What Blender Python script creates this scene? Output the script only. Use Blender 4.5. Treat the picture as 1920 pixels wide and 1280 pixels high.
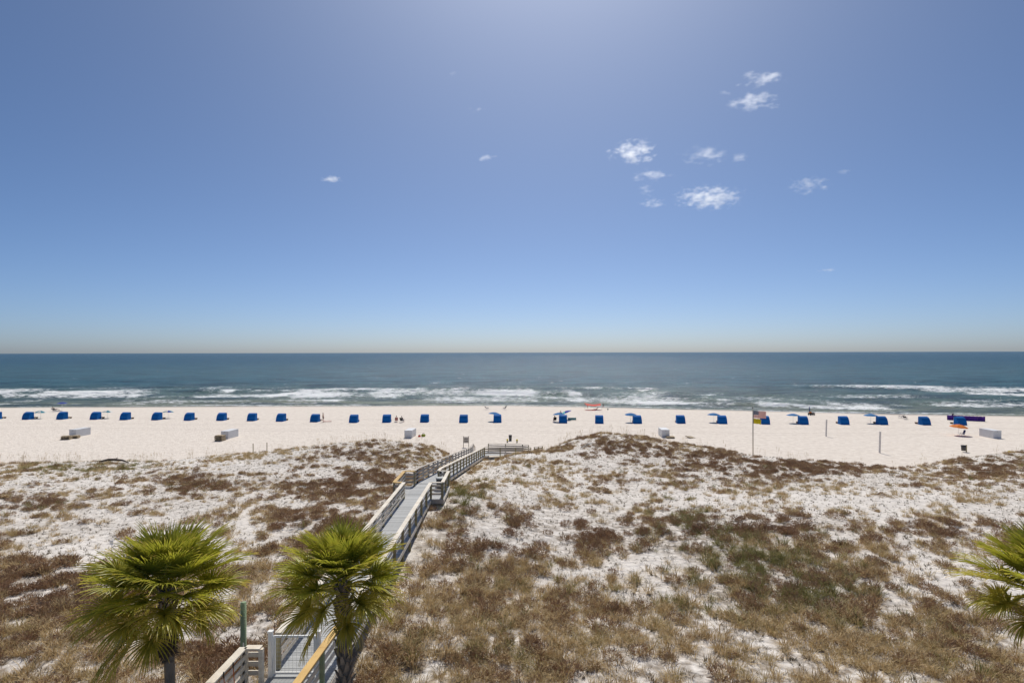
import bpy, math, random
import numpy as np
from mathutils import Vector, Matrix, Euler
R = math.radians
random.seed(7); rng = np.random.default_rng(11)
S = bpy.context.scene
for o in list(bpy.data.objects): bpy.data.objects.remove(o)

# ------------------------------------------------------------------ camera, sky, sun, exposure
CAM_H = 13.0; F = 1066.7; HOR = 660.5; SLOPE = 0.0021        # focal length in px of a 1920 wide frame
cd = bpy.data.cameras.new('camera'); cam = bpy.data.objects.new('camera', cd); S.collection.objects.link(cam)
cam.location = (0, 0, CAM_H); cam.rotation_euler = (R(90), R(0.12), 0)
cd.sensor_width = 36; cd.lens = 20.0; cd.shift_y = (HOR - 640) / 1920; cd.clip_end = 90000; cd.clip_start = 0.2
S.camera = cam
SUN_EL, SUN_AZ = R(53), R(5)                                  # azimuth measured from +Y towards +X
w = bpy.data.worlds.new('World'); S.world = w; w.use_nodes = True
nt = w.node_tree; bg = nt.nodes['Background']
sky = nt.nodes.new('ShaderNodeTexSky'); sky.sky_type = 'NISHITA'; sky.sun_disc = False
sky.sun_elevation = SUN_EL; sky.sun_rotation = SUN_AZ; sky.altitude = 0
sky.air_density = 0.5; sky.dust_density = 1.1; sky.ozone_density = 5.2
hsv = nt.nodes.new('ShaderNodeHueSaturation'); hsv.inputs['Saturation'].default_value = 1.07
wb = nt.nodes.new('ShaderNodeMix'); wb.data_type = 'RGBA'; wb.blend_type = 'MULTIPLY'; wb.inputs[0].default_value = 1; wb.inputs[7].default_value = (.945, 1.0, 1.01, 1)   # white balance
nt.links.new(sky.outputs[0], wb.inputs[6]); nt.links.new(wb.outputs[2], hsv.inputs['Color']); nt.links.new(hsv.outputs[0], bg.inputs[0]); bg.inputs[1].default_value = 0.10
ld = bpy.data.lights.new('sun', 'SUN'); ld.energy = 3.75; ld.angle = R(0.53); ld.color = (1, 0.955, 0.88)
sun = bpy.data.objects.new('sun', ld); S.collection.objects.link(sun)
sd = Vector((math.sin(SUN_AZ) * math.cos(SUN_EL), math.cos(SUN_AZ) * math.cos(SUN_EL), math.sin(SUN_EL)))
sun.rotation_euler = sd.to_track_quat('Z', 'Y').to_euler(); sun.location = (0, 60, 80)
vs = S.view_settings; vs.view_transform = 'Standard'; vs.look = 'None'; vs.exposure = 0.0; vs.gamma = 1; vs.use_curve_mapping = False
S.cycles.use_denoising = True; S.cycles.max_bounces = 6; S.cycles.diffuse_bounces = 3; S.cycles.glossy_bounces = 3
S.cycles.transparent_max_bounces = 8; S.cycles.volume_bounces = 6; S.cycles.sample_clamp_indirect = 6

# ------------------------------------------------------------------ noise
def _h(ix, iy, s):
    n = (ix.astype(np.int64) * 374761393 + iy.astype(np.int64) * 668265263 + s * 982451653) & 0xffffffff
    n = ((n ^ (n >> 13)) * 1274126177) & 0xffffffff
    return ((n ^ (n >> 16)) & 0xffff) / 65535.0
def vnoise(x, y, s=0):
    x = np.asarray(x, float); y = np.asarray(y, float)
    ix = np.floor(x); iy = np.floor(y); fx = x - ix; fy = y - iy
    fx = fx * fx * (3 - 2 * fx); fy = fy * fy * (3 - 2 * fy)
    a = _h(ix, iy, s); b = _h(ix + 1, iy, s); c = _h(ix, iy + 1, s); d = _h(ix + 1, iy + 1, s)
    return (a * (1 - fx) + b * fx) * (1 - fy) + (c * (1 - fx) + d * fx) * fy
def fbm(x, y, s=0, o=4):
    t = 0; a = 0.5; n = 0
    for i in range(o):
        t = t + a * vnoise(x * 2 ** i, y * 2 ** i, s + i * 17); n += a; a *= 0.5
    return t / n
def sm(a, b, x):
    t = np.clip((x - a) / (b - a), 0, 1); return t * t * (3 - 2 * t)

# ------------------------------------------------------------------ the lie of the land (x across, y towards the sea)
def hor(px): return HOR + (px - 960) * SLOPE
CREST = [(-500, 868, 60), (0, 866, 60), (150, 862, 60), (300, 862, 60.5), (400, 852, 62), (550, 838, 64), (700, 822, 66), (780, 830, 66), (850, 846, 66),
         (930, 850, 67), (1010, 840, 68), (1060, 829, 68.5), (1130, 812, 70), (1200, 818, 69), (1260, 830, 67), (1330, 841, 64), (1400, 853, 62),
         (1500, 864, 60), (1600, 874, 57.5), (1700, 884, 55.5), (1780, 872, 57.5), (1850, 858, 60), (1920, 853, 61.5), (2500, 852, 63)]
cx = np.array([(p - 960) * d / F for p, q, d in CREST])
chh = np.array([CAM_H - (q - hor(p)) * d / F for p, q, d in CREST]); cdd = np.array([d for p, q, d in CREST])
SHX = [-400, -136, -66, 0, 31, 59, 84, 107, 150, 400]; SHD = [146, 145, 147, 148, 140, 132, 125.5, 121, 116, 100]
def shore(x): return np.interp(x, SHX, SHD) + 1.2 * (vnoise(np.asarray(x) * 0.06, 0 * np.asarray(x), 5) - .5)
SEA = -0.8
def deck_z(y): return float(np.interp(y, [0, 40, 68, 100], [3.8, 3.8, 0.7, 0.7]))
def walk_x(y): return np.interp(y, [0, 15, 38, 70, 90], [-6.1, -6.1, -6.02, -4.08, -4.0])
def terrain(x, y):
    x = np.asarray(x, float); y = np.asarray(y, float)
    ch = np.interp(x, cx, chh); cy = np.interp(x, cx, cdd)
    t = y - cy + 1.2 * (fbm(x * .11, y * .11, 3, 3) - .5)
    inner = 2.35 + 1.0 * (fbm(x * .045, y * .06, 21, 3) - .5) + .25 * (fbm(x * .3, y * .3, 31, 3) - .5)
    inner = inner + 0.95 * np.exp(-((x + 4.5) / 7) ** 2 - ((y - 41) / 10) ** 2)
    inner = inner + 0.65 * np.exp(-((x + 4.5) / 5) ** 2) * sm(15, 22, y) * (1 - sm(34, 46, y))
    land = inner + (ch - inner) * sm(-11, -1.0, t)
    beach = 0.10 * (fbm(x * .08, y * .08, 41, 3) - .5) * sm(0, 8, t)
    h = land * (1 - sm(-0.6, 7.5, t)) + beach
    h = h + 0.16 * (fbm(x * .9, y * .9, 51, 3) - .5) * (1 - sm(0, 6, t))
    s = y - shore(x)
    h = h + np.where(s > -16, -0.8 * sm(-16, 2, s) * 1.0, 0) - np.clip(s, 0, 60) * 0.05
    dz = np.interp(y, [0, 40, 68, 100], [3.8, 3.8, 0.7, 0.7])
    d = np.abs(x - walk_x(y)); k = 1 - sm(1.6, 5.0, d); k = k * (1 - sm(68, 73, y))
    h = np.where(k > 0, np.minimum(h, (dz - 0.42) * k + h * (1 - k)), h)
    d2 = np.hypot((x + 0.4) / 5.0, (y - 69.6) / 2.6); k2 = 1 - sm(.7, 1.5, d2)
    h = np.where(k2 > 0, np.minimum(h, 0.15 * k2 + h * (1 - k2)), h)
    return h
def T(x, y): return float(terrain(np.array([x]), np.array([y]))[0])
def G(px, py, e=None):
    """the place on the ground that a ray through a picture point meets"""
    z = 0.0 if e is None else e
    for i in range(25):
        y = (CAM_H - z) * F / (py - hor(px)); x = (px - 960) * y / F
        if e is not None: break
        z = 0.5 * z + 0.5 * T(x, y)
    return Vector((x, y, z))

# ------------------------------------------------------------------ mesh helpers
COL = S.collection
class MB:
    def __init__(s): s.v = []; s.f = []; s.m = []; s.mi = 0; s.tip = None
    def add(s, vs_, fs):
        n = len(s.v); s.v += [tuple(v) for v in vs_]; s.f += [tuple(i + n for i in f) for f in fs]; s.m += [s.mi] * len(fs); return s
    def box(s, c, d, M=None):
        P = [Vector((i * d[0] / 2, j * d[1] / 2, k * d[2] / 2)) for i in (-1, 1) for j in (-1, 1) for k in (-1, 1)]
        P = [(M @ p if M else p) + Vector(c) for p in P]
        return s.add(P, [(0, 1, 3, 2), (4, 6, 7, 5), (0, 4, 5, 1), (2, 3, 7, 6), (0, 2, 6, 4), (1, 5, 7, 3)])
    def bar(s, a, b, w_, h_, up=(0, 0, 1)):
        a = Vector(a); b = Vector(b); d = b - a; L = d.length; d.normalize(); u = Vector(up)
        if abs(d.dot(u)) > .98: u = Vector((1, 0, 0))
        r = d.cross(u).normalized(); u = r.cross(d)
        M = Matrix((r, d, u)).transposed()
        return s.box((a + b) / 2, (w_, L, h_), M)
    def tube(s, pts, rad, n=8, cap=True):
        pts = [Vector(p) for p in pts]; rad = rad if hasattr(rad, '__len__') else [rad] * len(pts)
        V = []; Fc = []; up = Vector((.13, .21, .97))
        for i, p in enumerate(pts):
            d = (pts[min(i + 1, len(pts) - 1)] - pts[max(i - 1, 0)]).normalized()
            a = d.cross(up)
            if a.length < .05: a = d.cross(Vector((1, 0, 0)))
            a.normalize(); b = d.cross(a)
            for k in range(n):
                t = 2 * math.pi * k / n; V.append(p + (a * math.cos(t) + b * math.sin(t)) * rad[i])
        for i in range(len(pts) - 1):
            for k in range(n):
                Fc.append((i * n + k, i * n + (k + 1) % n, (i + 1) * n + (k + 1) % n, (i + 1) * n + k))
        if cap: Fc.append(tuple(range(n))[::-1]); Fc.append(tuple((len(pts) - 1) * n + k for k in range(n)))
        return s.add(V, Fc)
    def ball(s, c, r, n=10, m=6):
        r = r if hasattr(r, '__len__') else (r, r, r); c = Vector(c); V = []; Fc = []
        for i in range(1, m):
            for k in range(n):
                a = math.pi * i / m; t = 2 * math.pi * k / n
                V.append(c + Vector((r[0] * math.sin(a) * math.cos(t), r[1] * math.sin(a) * math.sin(t), r[2] * math.cos(a))))
        V += [c + Vector((0, 0, r[2])), c - Vector((0, 0, r[2]))]; t_, b_ = len(V) - 2, len(V) - 1
        for i in range(m - 2):
            for k in range(n): Fc.append((i * n + k, (i + 1) * n + k, (i + 1) * n + (k + 1) % n, i * n + (k + 1) % n))
        for k in range(n): Fc.append((t_, k, (k + 1) % n)); Fc.append((b_, (m - 2) * n + (k + 1) % n, (m - 2) * n + k))
        return s.add(V, Fc)
    def mesh(s, name, mats, smooth=False):
        me = bpy.data.meshes.new(name); me.from_pydata(s.v, [], s.f)
        for m in (mats if isinstance(mats, (list, tuple)) else [mats]): me.materials.append(m)
        me.polygons.foreach_set('material_index', s.m)
        if smooth: me.polygons.foreach_set('use_smooth', [True] * len(s.f))
        me.update(); return me
    def build(s, name, mats, parent=None, smooth=False): return obj(name, s.mesh(name, mats, smooth), parent)
def obj(name, me, parent=None, loc=None, rot=None, scale=None):
    o = bpy.data.objects.new(name, me); COL.objects.link(o); o.parent = parent
    if loc is not None: o.location = loc
    if rot is not None: o.rotation_euler = rot
    if scale is not None: o.scale = scale
    return o
def tag(o, label=None, cat=None, group=None, kind=None):
    if label: o['label'] = label
    if cat: o['category'] = cat
    if group: o['group'] = group
    if kind: o['kind'] = kind
    return o
def thing(name, label, cat, loc=(0, 0, 0), rz=0, group=None, rot=None):
    o = obj(name, None); o.location = loc; o.rotation_euler = rot or (0, 0, rz); o.empty_display_size = .2
    return tag(o, label, cat, group)
def dup(root, loc, rz, label, group=None, cat=None):
    r = root.copy(); COL.objects.link(r); r.location = loc; r.rotation_euler = (0, 0, rz); r['label'] = label
    if group: r['group'] = group
    def kids(a, b):
        for ch in list(a.children):
            c = ch.copy(); COL.objects.link(c); c.parent = b; kids(ch, c)
    kids(root, r); return r

# ------------------------------------------------------------------ materials
def mat(name, col, rough=.7, var=.15, scale=3.0, col2=None, bump=0, bscale=20, spec=.3, translucent=0, metallic=0, stretch=None, coord='Object', rand=0):
    m = bpy.data.materials.new(name); m.use_nodes = True; t = m.node_tree; N = t.nodes; L = t.links
    b = N['Principled BSDF']; b.inputs['Roughness'].default_value = rough; b.inputs['Specular IOR Level'].default_value = spec
    b.inputs['Metallic'].default_value = metallic
    tc = N.new('ShaderNodeTexCoord'); src = tc.outputs[coord]
    if stretch:
        mp = N.new('ShaderNodeMapping'); mp.inputs['Scale'].default_value = stretch; L.new(src, mp.inputs[0]); src = mp.outputs[0]
    no = N.new('ShaderNodeTexNoise'); no.inputs['Scale'].default_value = scale; no.inputs['Detail'].default_value = 5; L.new(src, no.inputs[0])
    mx = N.new('ShaderNodeMix'); mx.data_type = 'RGBA'
    c2 = col2 or tuple(c * (1 - 2 * var) for c in col); c1 = col if col2 else tuple(min(1, c * (1 + var)) for c in col)
    mx.inputs[6].default_value = (*c1, 1); mx.inputs[7].default_value = (*c2, 1)
    cr = N.new('ShaderNodeMapRange'); cr.inputs[1].default_value = .3; cr.inputs[2].default_value = .7; L.new(no.outputs[0], cr.inputs[0]); L.new(cr.outputs[0], mx.inputs[0])
    out = mx.outputs[2]
    if rand:
        oi = N.new('ShaderNodeObjectInfo'); hs = N.new('ShaderNodeHueSaturation'); mr = N.new('ShaderNodeMapRange')
        mr.inputs[3].default_value = 1 - rand; mr.inputs[4].default_value = 1 + rand; L.new(oi.outputs['Random'], mr.inputs[0]); L.new(mr.outputs[0], hs.inputs['Value'])
        L.new(out, hs.inputs['Color']); out = hs.outputs[0]
    L.new(out, b.inputs['Base Color'])
    if bump:
        n2 = N.new('ShaderNodeTexNoise'); n2.inputs['Scale'].default_value = bscale; n2.inputs['Detail'].default_value = 4; L.new(src, n2.inputs[0])
        bp = N.new('ShaderNodeBump'); bp.inputs['Strength'].default_value = bump; bp.inputs['Distance'].default_value = .05
        L.new(n2.outputs[0], bp.inputs['Height']); L.new(bp.outputs[0], b.inputs['Normal'])
    if translucent:
        tr = N.new('ShaderNodeBsdfTranslucent'); L.new(out, tr.inputs[0]); ms = N.new('ShaderNodeMixShader'); ms.inputs[0].default_value = translucent
        L.new(b.outputs[0], ms.inputs[1]); L.new(tr.outputs[0], ms.inputs[2]); L.new(ms.outputs[0], N['Material Output'].inputs[0])
    m['bsdf'] = b.name
    return m
M = {}
M['white_wood'] = mat('white_wood', (.84, .77, .65), .7, .1, 2.5, col2=(.68, .59, .47), bump=.3, bscale=30, stretch=(1, 1, 6), rand=.10)
M['grey_wood'] = mat('grey_wood', (.56, .50, .43), .85, .2, 3, col2=(.42, .37, .31), bump=.4, bscale=30, rand=.15)
M['new_wood'] = mat('new_wood', (.68, .45, .16), .6, .1, 2, col2=(.55, .34, .11), bump=.2, bscale=25, rand=.06)
M['post_wood'] = mat('post_wood', (.40, .35, .2), .85, .2, 3, col2=(.28, .24, .14), bump=.4, bscale=25, rand=.12)
M['green_wood'] = mat('green_wood', (.24, .33, .19), .8, .2, 4, col2=(.32, .36, .23), bump=.4, bscale=20)
M['deck'] = mat('deck', (.47, .475, .47), .75, .08, 1.5, col2=(.38, .385, .385), bump=.3, bscale=40, rand=.2)
M['white_paint'] = mat('white_paint', (.9, .89, .86), .45, .04, 6, spec=.4)
M['steel'] = mat('steel', (.5, .5, .5), .4, .1, 10, metallic=.8)
M['cabana'] = mat('cabana_fabric', (.006, .20, .60), .75, .12, 2.5, col2=(.004, .165, .53), bump=.5, bscale=3.5, translucent=.25, rand=.10)
M['umb_blue'] = mat('umbrella_blue', (.006, .20, .50), .75, .1, 3, translucent=.3)
M['umb_navy'] = mat('umbrella_navy', (.01, .05, .42), .75, .1, 3, translucent=.3)
M['umb_white'] = mat('umbrella_white', (.78, .78, .74), .75, .05, 3, translucent=.3)
M['umb_teal'] = mat('umbrella_teal', (.03, .30, .40), .75, .1, 3, translucent=.3)
M['umb_aqua'] = mat('umbrella_aqua', (.25, .72, .68), .75, .1, 3, translucent=.3)
M['orange'] = mat('orange_fabric', (.85, .27, .035), .75, .1, 3, translucent=.3)
M['red'] = mat('red_fabric', (.85, .11, .06), .75, .1, 3, translucent=.3)
M['purple'] = mat('purple_fabric', (.12, .035, .33), .75, .15, 2, bump=.5, bscale=4, translucent=.15)
M['teal_cloth'] = mat('teal_cloth', (.14, .36, .36), .8, .15, 3)
M['yellow'] = mat('yellow', (.80, .66, .02), .6, .08, 3, translucent=.2)
M['yellowgreen'] = mat('yellow_green', (.42, .45, .05), .6, .2, 5)
M['box_white'] = mat('box_white', (.74, .74, .74), .5, .03, 1.2, col2=(.68, .68, .67), spec=.3)
M['pallet'] = mat('pallet_wood', (.58, .48, .33), .85, .2, 4, col2=(.40, .31, .2), bump=.3, rand=.2)
M['lounger_wood'] = mat('lounger_wood', (.33, .23, .16), .8, .2, 5, rand=.2)
M['dark'] = mat('dark_cloth', (.035, .035, .04), .8, .3, 6)
M['black'] = mat('black_plastic', (.02, .02, .02), .5, .2, 6)
M['bin'] = mat('bin_grey', (.12, .11, .10), .6, .2, 4)
M['tan_post'] = mat('tan_post', (.5, .43, .26), .8, .1, 4)
M['grey_post'] = mat('grey_post', (.78, .73, .67), .8, .1, 4, bump=.3)
M['pole'] = mat('flagpole_metal', (.38, .33, .27), .45, .1, 4, metallic=.3)
M['navy_cloth'] = mat('navy_cloth', (.03, .06, .2), .8, .2, 6)
M['pink'] = mat('pink_cloth', (.5, .22, .2), .8, .2, 6)
M['drift'] = mat('driftwood', (.55, .5, .43), .85, .15, 5, bump=.4)
M['dark_drift'] = mat('dark_driftwood', (.14, .11, .09), .85, .15, 5, bump=.4)
M['rod'] = mat('orange_rod', (.6, .13, .02), .5, .1, 4)
M['skin'] = mat('skin', (.50, .29, .2), .55, .08, 8)
M['hair'] = mat('hair', (.04, .025, .015), .6, .3, 20)
M['trunk'] = mat('palm_trunk', (.26, .22, .18), .9, .2, 6, col2=(.16, .13, .1), bump=.8, bscale=18, stretch=(1, 1, .4))
M['boot'] = mat('palm_boot', (.30, .25, .20), .9, .2, 8, col2=(.15, .12, .09), bump=.6, bscale=15, rand=.2)
M['thatch'] = mat('dead_thatch', (.20, .15, .11), .9, .2, 10, col2=(.10, .075, .055), rand=.25)

def frond_material(name, g1, g2, tipc):
    m = mat(name, g1, .38, .2, 6, col2=g2, spec=.5, rand=.18); t = m.node_tree; N = t.nodes; L = t.links; b = N[m['bsdf']]
    src = b.inputs['Base Color'].links[0].from_socket
    at = N.new('ShaderNodeAttribute'); at.attribute_name = 'tip'
    no = N.new('ShaderNodeTexNoise'); no.inputs['Scale'].default_value = 5
    tc = N.new('ShaderNodeTexCoord'); L.new(tc.outputs['Object'], no.inputs[0])
    ad = N.new('ShaderNodeMath'); ad.operation = 'MULTIPLY_ADD'; L.new(no.outputs[0], ad.inputs[0]); ad.inputs[1].default_value = .9; L.new(at.outputs['Fac'], ad.inputs[2])
    mr = N.new('ShaderNodeMapRange'); mr.inputs[1].default_value = 1.05; mr.inputs[2].default_value = 1.5; L.new(ad.outputs[0], mr.inputs[0])
    mx = N.new('ShaderNodeMix'); mx.data_type = 'RGBA'; L.new(mr.outputs[0], mx.inputs[0]); L.new(src, mx.inputs[6]); mx.inputs[7].default_value = (*tipc, 1)
    L.new(mx.outputs[2], b.inputs['Base Color'])
    tr = N.new('ShaderNodeBsdfTranslucent'); L.new(mx.outputs[2], tr.inputs[0]); ms = N.new('ShaderNodeMixShader'); ms.inputs[0].default_value = .45
    L.new(b.outputs[0], ms.inputs[1]); L.new(tr.outputs[0], ms.inputs[2]); L.new(ms.outputs[0], N['Material Output'].inputs[0]); return m
M['frond'] = frond_material('palm_frond', (.55, .50, .06), (.34, .37, .038), (.85, .63, .18))
M['frond_old'] = frond_material('old_palm_frond', (.58, .49, .08), (.40, .38, .05), (.82, .56, .16))

# ground: white dune sand, cream beach, litter under the plants, wet strip at the water
def ground_material():
    m = bpy.data.materials.new('sand'); m.use_nodes = True; t = m.node_tree; N = t.nodes; L = t.links; b = N['Principled BSDF']
    b.inputs['Roughness'].default_value = .95; b.inputs['Specular IOR Level'].default_value = .1
    geo = N.new('ShaderNodeNewGeometry'); P = geo.outputs['Position']
    def noise(sc, det=5, dist=0):
        n = N.new('ShaderNodeTexNoise'); n.inputs['Scale'].default_value = sc; n.inputs['Detail'].default_value = det; n.inputs['Distortion'].default_value = dist; L.new(P, n.inputs[0]); return n.outputs[0]
    def att(a):
        n = N.new('ShaderNodeAttribute'); n.attribute_name = a; return n.outputs['Fac']
    def mix(f, a, c):
        n = N.new('ShaderNodeMix'); n.data_type = 'RGBA'
        L.new(f, n.inputs[0]) if not isinstance(f, float) else setattr(n.inputs[0], 'default_value', f)
        for i, q in ((6, a), (7, c)):
            if isinstance(q, tuple): n.inputs[i].default_value = (*q, 1)
            else: L.new(q, n.inputs[i])
        return n.outputs[2]
    def rng_(v, a, c, lo=0, hi=1):
        n = N.new('ShaderNodeMapRange'); n.inputs[1].default_value = a; n.inputs[2].default_value = c; n.inputs[3].default_value = lo; n.inputs[4].default_value = hi; L.new(v, n.inputs[0]); return n.outputs[0]
    def mul(a, c):
        n = N.new('ShaderNodeMath'); n.operation = 'MULTIPLY'; L.new(a, n.inputs[0]); L.new(c, n.inputs[1]); return n.outputs[0]
    dune = mix(rng_(noise(.6), .35, .7), (.79, .735, .67), (.70, .645, .58))
    beach = mix(rng_(noise(1.1, 8), .36, .66), (.80, .72, .63), (.69, .61, .525))
    beach = mix(rng_(noise(1.6, 6), .5, .75, 0, .6), beach, (.60, .52, .44))
    sp = N.new('ShaderNodeSeparateXYZ'); L.new(P, sp.inputs[0])      # packed wheel tracks running along the beach
    def m_(op, a, c_):
        n = N.new('ShaderNodeMath'); n.operation = op
        for i, q in ((0, a), (1, c_)):
            if isinstance(q, (int, float)): n.inputs[i].default_value = q
            else: L.new(q, n.inputs[i])
        return n.outputs[0]
    v = m_('ADD', m_('ADD', sp.outputs[1], m_('MULTIPLY', sp.outputs[0], .066)), m_('MULTIPLY', noise(.03, 2), 7.0))
    tr = None
    for v0 in (96.0, 97.9, 103.0, 104.8, 111.5, 113.2):
        k = rng_(m_('ABSOLUTE', m_('SUBTRACT', v, v0), 0), .2, .5, 1, 0); tr = k if tr is None else m_('MAXIMUM', tr, k)
    beach = mix(mul(tr, rng_(noise(.8, 5), .3, .6, .1, .5)), beach, (.58, .505, .43))
    c = mix(att('beach'), dune, beach)
    lit = mul(rng_(att('cover'), .25, .95), rng_(noise(2.5, 6), .36, .62))
    c = mix(lit, c, (.25, .195, .14))
    spk = mul(rng_(noise(9, 3), .66, .72), rng_(att('cover'), .0, .25, .15, .9))
    c = mix(spk, c, (.20, .15, .11))
    c = mix(att('wet'), c, (.47, .40, .33))
    L.new(c, b.inputs['Base Color'])
    rg = rng_(att('wet'), 0, 1, .95, .45); L.new(rg, b.inputs['Roughness'])
    bp = N.new('ShaderNodeBump'); bp.inputs['Strength'].default_value = .8; bp.inputs['Distance'].default_value = .22; L.new(noise(2.6, 6), bp.inputs['Height'])
    b2 = N.new('ShaderNodeBump'); b2.inputs['Strength'].default_value = .35; b2.inputs['Distance'].default_value = .03; L.new(noise(14, 3), b2.inputs['Height']); L.new(bp.outputs[0], b2.inputs['Normal'])
    L.new(b2.outputs[0], b.inputs['Normal']); return m

def sea_material():
    m = bpy.data.materials.new('sea_water'); m.use_nodes = True; t = m.node_tree; N = t.nodes; L = t.links; b = N['Principled BSDF']
    geo = N.new('ShaderNodeNewGeometry'); P = geo.outputs['Position']
    def mp(sc):
        n = N.new('ShaderNodeMapping'); n.inputs['Scale'].default_value = sc; L.new(P, n.inputs[0]); return n.outputs[0]
    def noise(sc, vec, det=4, rough=.55):
        n = N.new('ShaderNodeTexNoise'); n.inputs['Scale'].default_value = sc; n.inputs['Detail'].default_value = det; n.inputs['Roughness'].default_value = rough; L.new(vec, n.inputs[0]); return n.outputs[0]
    def att(a):
        n = N.new('ShaderNodeAttribute'); n.attribute_name = a; return n.outputs['Fac']
    def rng_(v, a, c, lo=0, hi=1):
        n = N.new('ShaderNodeMapRange'); n.interpolation_type = 'SMOOTHSTEP'; n.inputs[1].default_value = a; n.inputs[2].default_value = c; n.inputs[3].default_value = lo; n.inputs[4].default_value = hi; L.new(v, n.inputs[0]); return n.outputs[0]
    def mix(f, a, c):
        n = N.new('ShaderNodeMix'); n.data_type = 'RGBA'; L.new(f, n.inputs[0])
        for i, q in ((6, a), (7, c)):
            if isinstance(q, tuple): n.inputs[i].default_value = (*q, 1)
            else: L.new(q, n.inputs[i])
        return n.outputs[2]
    def math_(op, a, c):
        n = N.new('ShaderNodeMath'); n.operation = op
        for i, q in ((0, a), (1, c)):
            if isinstance(q, (int, float)): n.inputs[i].default_value = q
            else: L.new(q, n.inputs[i])
        return n.outputs[0]
    off = att('off')
    c = mix(rng_(off, 0, 40), (.20, .215, .15), (.10, .155, .125))
    c = mix(rng_(off, 30, 130), c, (.045, .122, .145))
    c = mix(rng_(off, 120, 900), c, (.018, .085, .135))
    c = mix(math_('MULTIPLY', rng_(noise(.02, mp((.35, 1, 1)), 4), .45, .7), .45), c, (.035, .10, .115))
    c = mix(math_('MULTIPLY', rng_(noise(.16, mp((.22, 1, 1)), 6, .65), .44, .60), .7), c, (.008, .035, .05))
    fn = noise(1.3, mp((.4, 1, 1)), 8, .72)
    fleck = math_('MULTIPLY', rng_(noise(.5, mp((.3, 1, 1)), 6, .7), .645, .72), rng_(off, 30, 70)); fo = math_('ADD', math_('MAXIMUM', att('foam'), math_('MULTIPLY', fleck, .8)), math_('MULTIPLY', math_('SUBTRACT', fn, .5), 2.3))  # scattered flecks in foam colour paint in sun sparkle along with small whitecaps
    fm = rng_(fo, .38, .82)
    N.remove(b); df = N.new('ShaderNodeBsdfDiffuse'); gl = N.new('ShaderNodeBsdfGlossy'); fo_ = N.new('ShaderNodeBsdfDiffuse'); fo_.inputs[0].default_value = (.84, .85, .84, 1)
    gl.inputs['Roughness'].default_value = .14; L.new(c, df.inputs[0]); fr = N.new('ShaderNodeFresnel'); fr.inputs[0].default_value = 1.333
    m1 = N.new('ShaderNodeMixShader'); m2 = N.new('ShaderNodeMixShader'); L.new(df.outputs[0], m1.inputs[1]); L.new(gl.outputs[0], m1.inputs[2])
    L.new(math_('MINIMUM', fr.outputs[0], .38), m1.inputs[0])          # a wind-roughened sea never mirrors the horizon fully
    L.new(fm, m2.inputs[0]); L.new(m1.outputs[0], m2.inputs[1]); L.new(fo_.outputs[0], m2.inputs[2]); L.new(m2.outputs[0], N['Material Output'].inputs[0])
    h = math_('ADD', math_('MULTIPLY', noise(.22, mp((.4, 1, 1)), 3), 1.6), math_('MULTIPLY', noise(1.1, mp((.55, 1, 1)), 5, .6), .55))
    bp = N.new('ShaderNodeBump'); bp.inputs['Strength'].default_value = 1.0; bp.inputs['Distance'].default_value = 1.3; L.new(h, bp.inputs['Height'])
    for q in (df, gl, fr, fo_): L.new(bp.outputs[0], q.inputs['Normal'])
    return m

# ------------------------------------------------------------------ plant cover, drawn up as a plan of the dune
PYS = [860, 880, 900, 930, 960, 990, 1020, 1060, 1100, 1150, 1200, 1280]
COVER = np.array([list(map(int, r)) for r in (
    '35324464345543236', '35444464445666446', '44365675434565544', '55464556544333345', '34443446554443334',
    '65433666576887334', '53223667567853445', '74345666532685334', '76556666544688333', '87656778766767754', '88656788777777876', '88767888877788888')], float) / 9
def cover(px, py):
    px = np.clip(px, 0, 1919.9) / 120; ix = px.astype(int); fx = px - ix
    fy = np.interp(py, PYS, np.arange(len(PYS))); fy = np.clip(fy, 0, len(PYS) - 1.001); iy = fy.astype(int); fy = fy - iy
    c = COVER
    return (c[iy, ix] * (1 - fx) + c[iy, ix + 1] * fx) * (1 - fy) + (c[iy + 1, ix] * (1 - fx) + c[iy + 1, ix + 1] * fx) * fy
def blobs(px, py, L_):
    v = np.zeros_like(px)
    for (a, b_, ra, rb, s) in L_: v = np.maximum(v, s * np.exp(-((px - a) / ra) ** 2 - ((py - b_) / rb) ** 2))
    return v
BROWN = [(1480, 880, 190, 22, 1), (1330, 862, 90, 18, .8), (1160, 850, 110, 22, .9), (650, 905, 110, 30, .9), (1060, 1000, 150, 30, 1), (1430, 988, 170, 18, 1), (930, 1010, 60, 40, .9),
         (600, 990, 90, 30, .9), (330, 905, 120, 22, .6), (150, 1110, 250, 60, .7), (420, 1230, 80, 50, .8), (1860, 880, 80, 25, .7), (1780, 1000, 90, 15, .7), (700, 850, 110, 18, .6), (60, 940, 100, 15, .6)]
GREEN = [(1290, 985, 60, 25, .9), (1400, 1060, 110, 35, 1), (1520, 1110, 80, 30, .9), (860, 940, 45, 25, 1), (130, 876, 60, 12, 1), (240, 874, 40, 8, 1), (1330, 1020, 80, 30, .8)]
def project(x, y, z): return 960 + x * F / y, HOR + (x * F / y) * SLOPE + (CAM_H - z) * F / y

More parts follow.
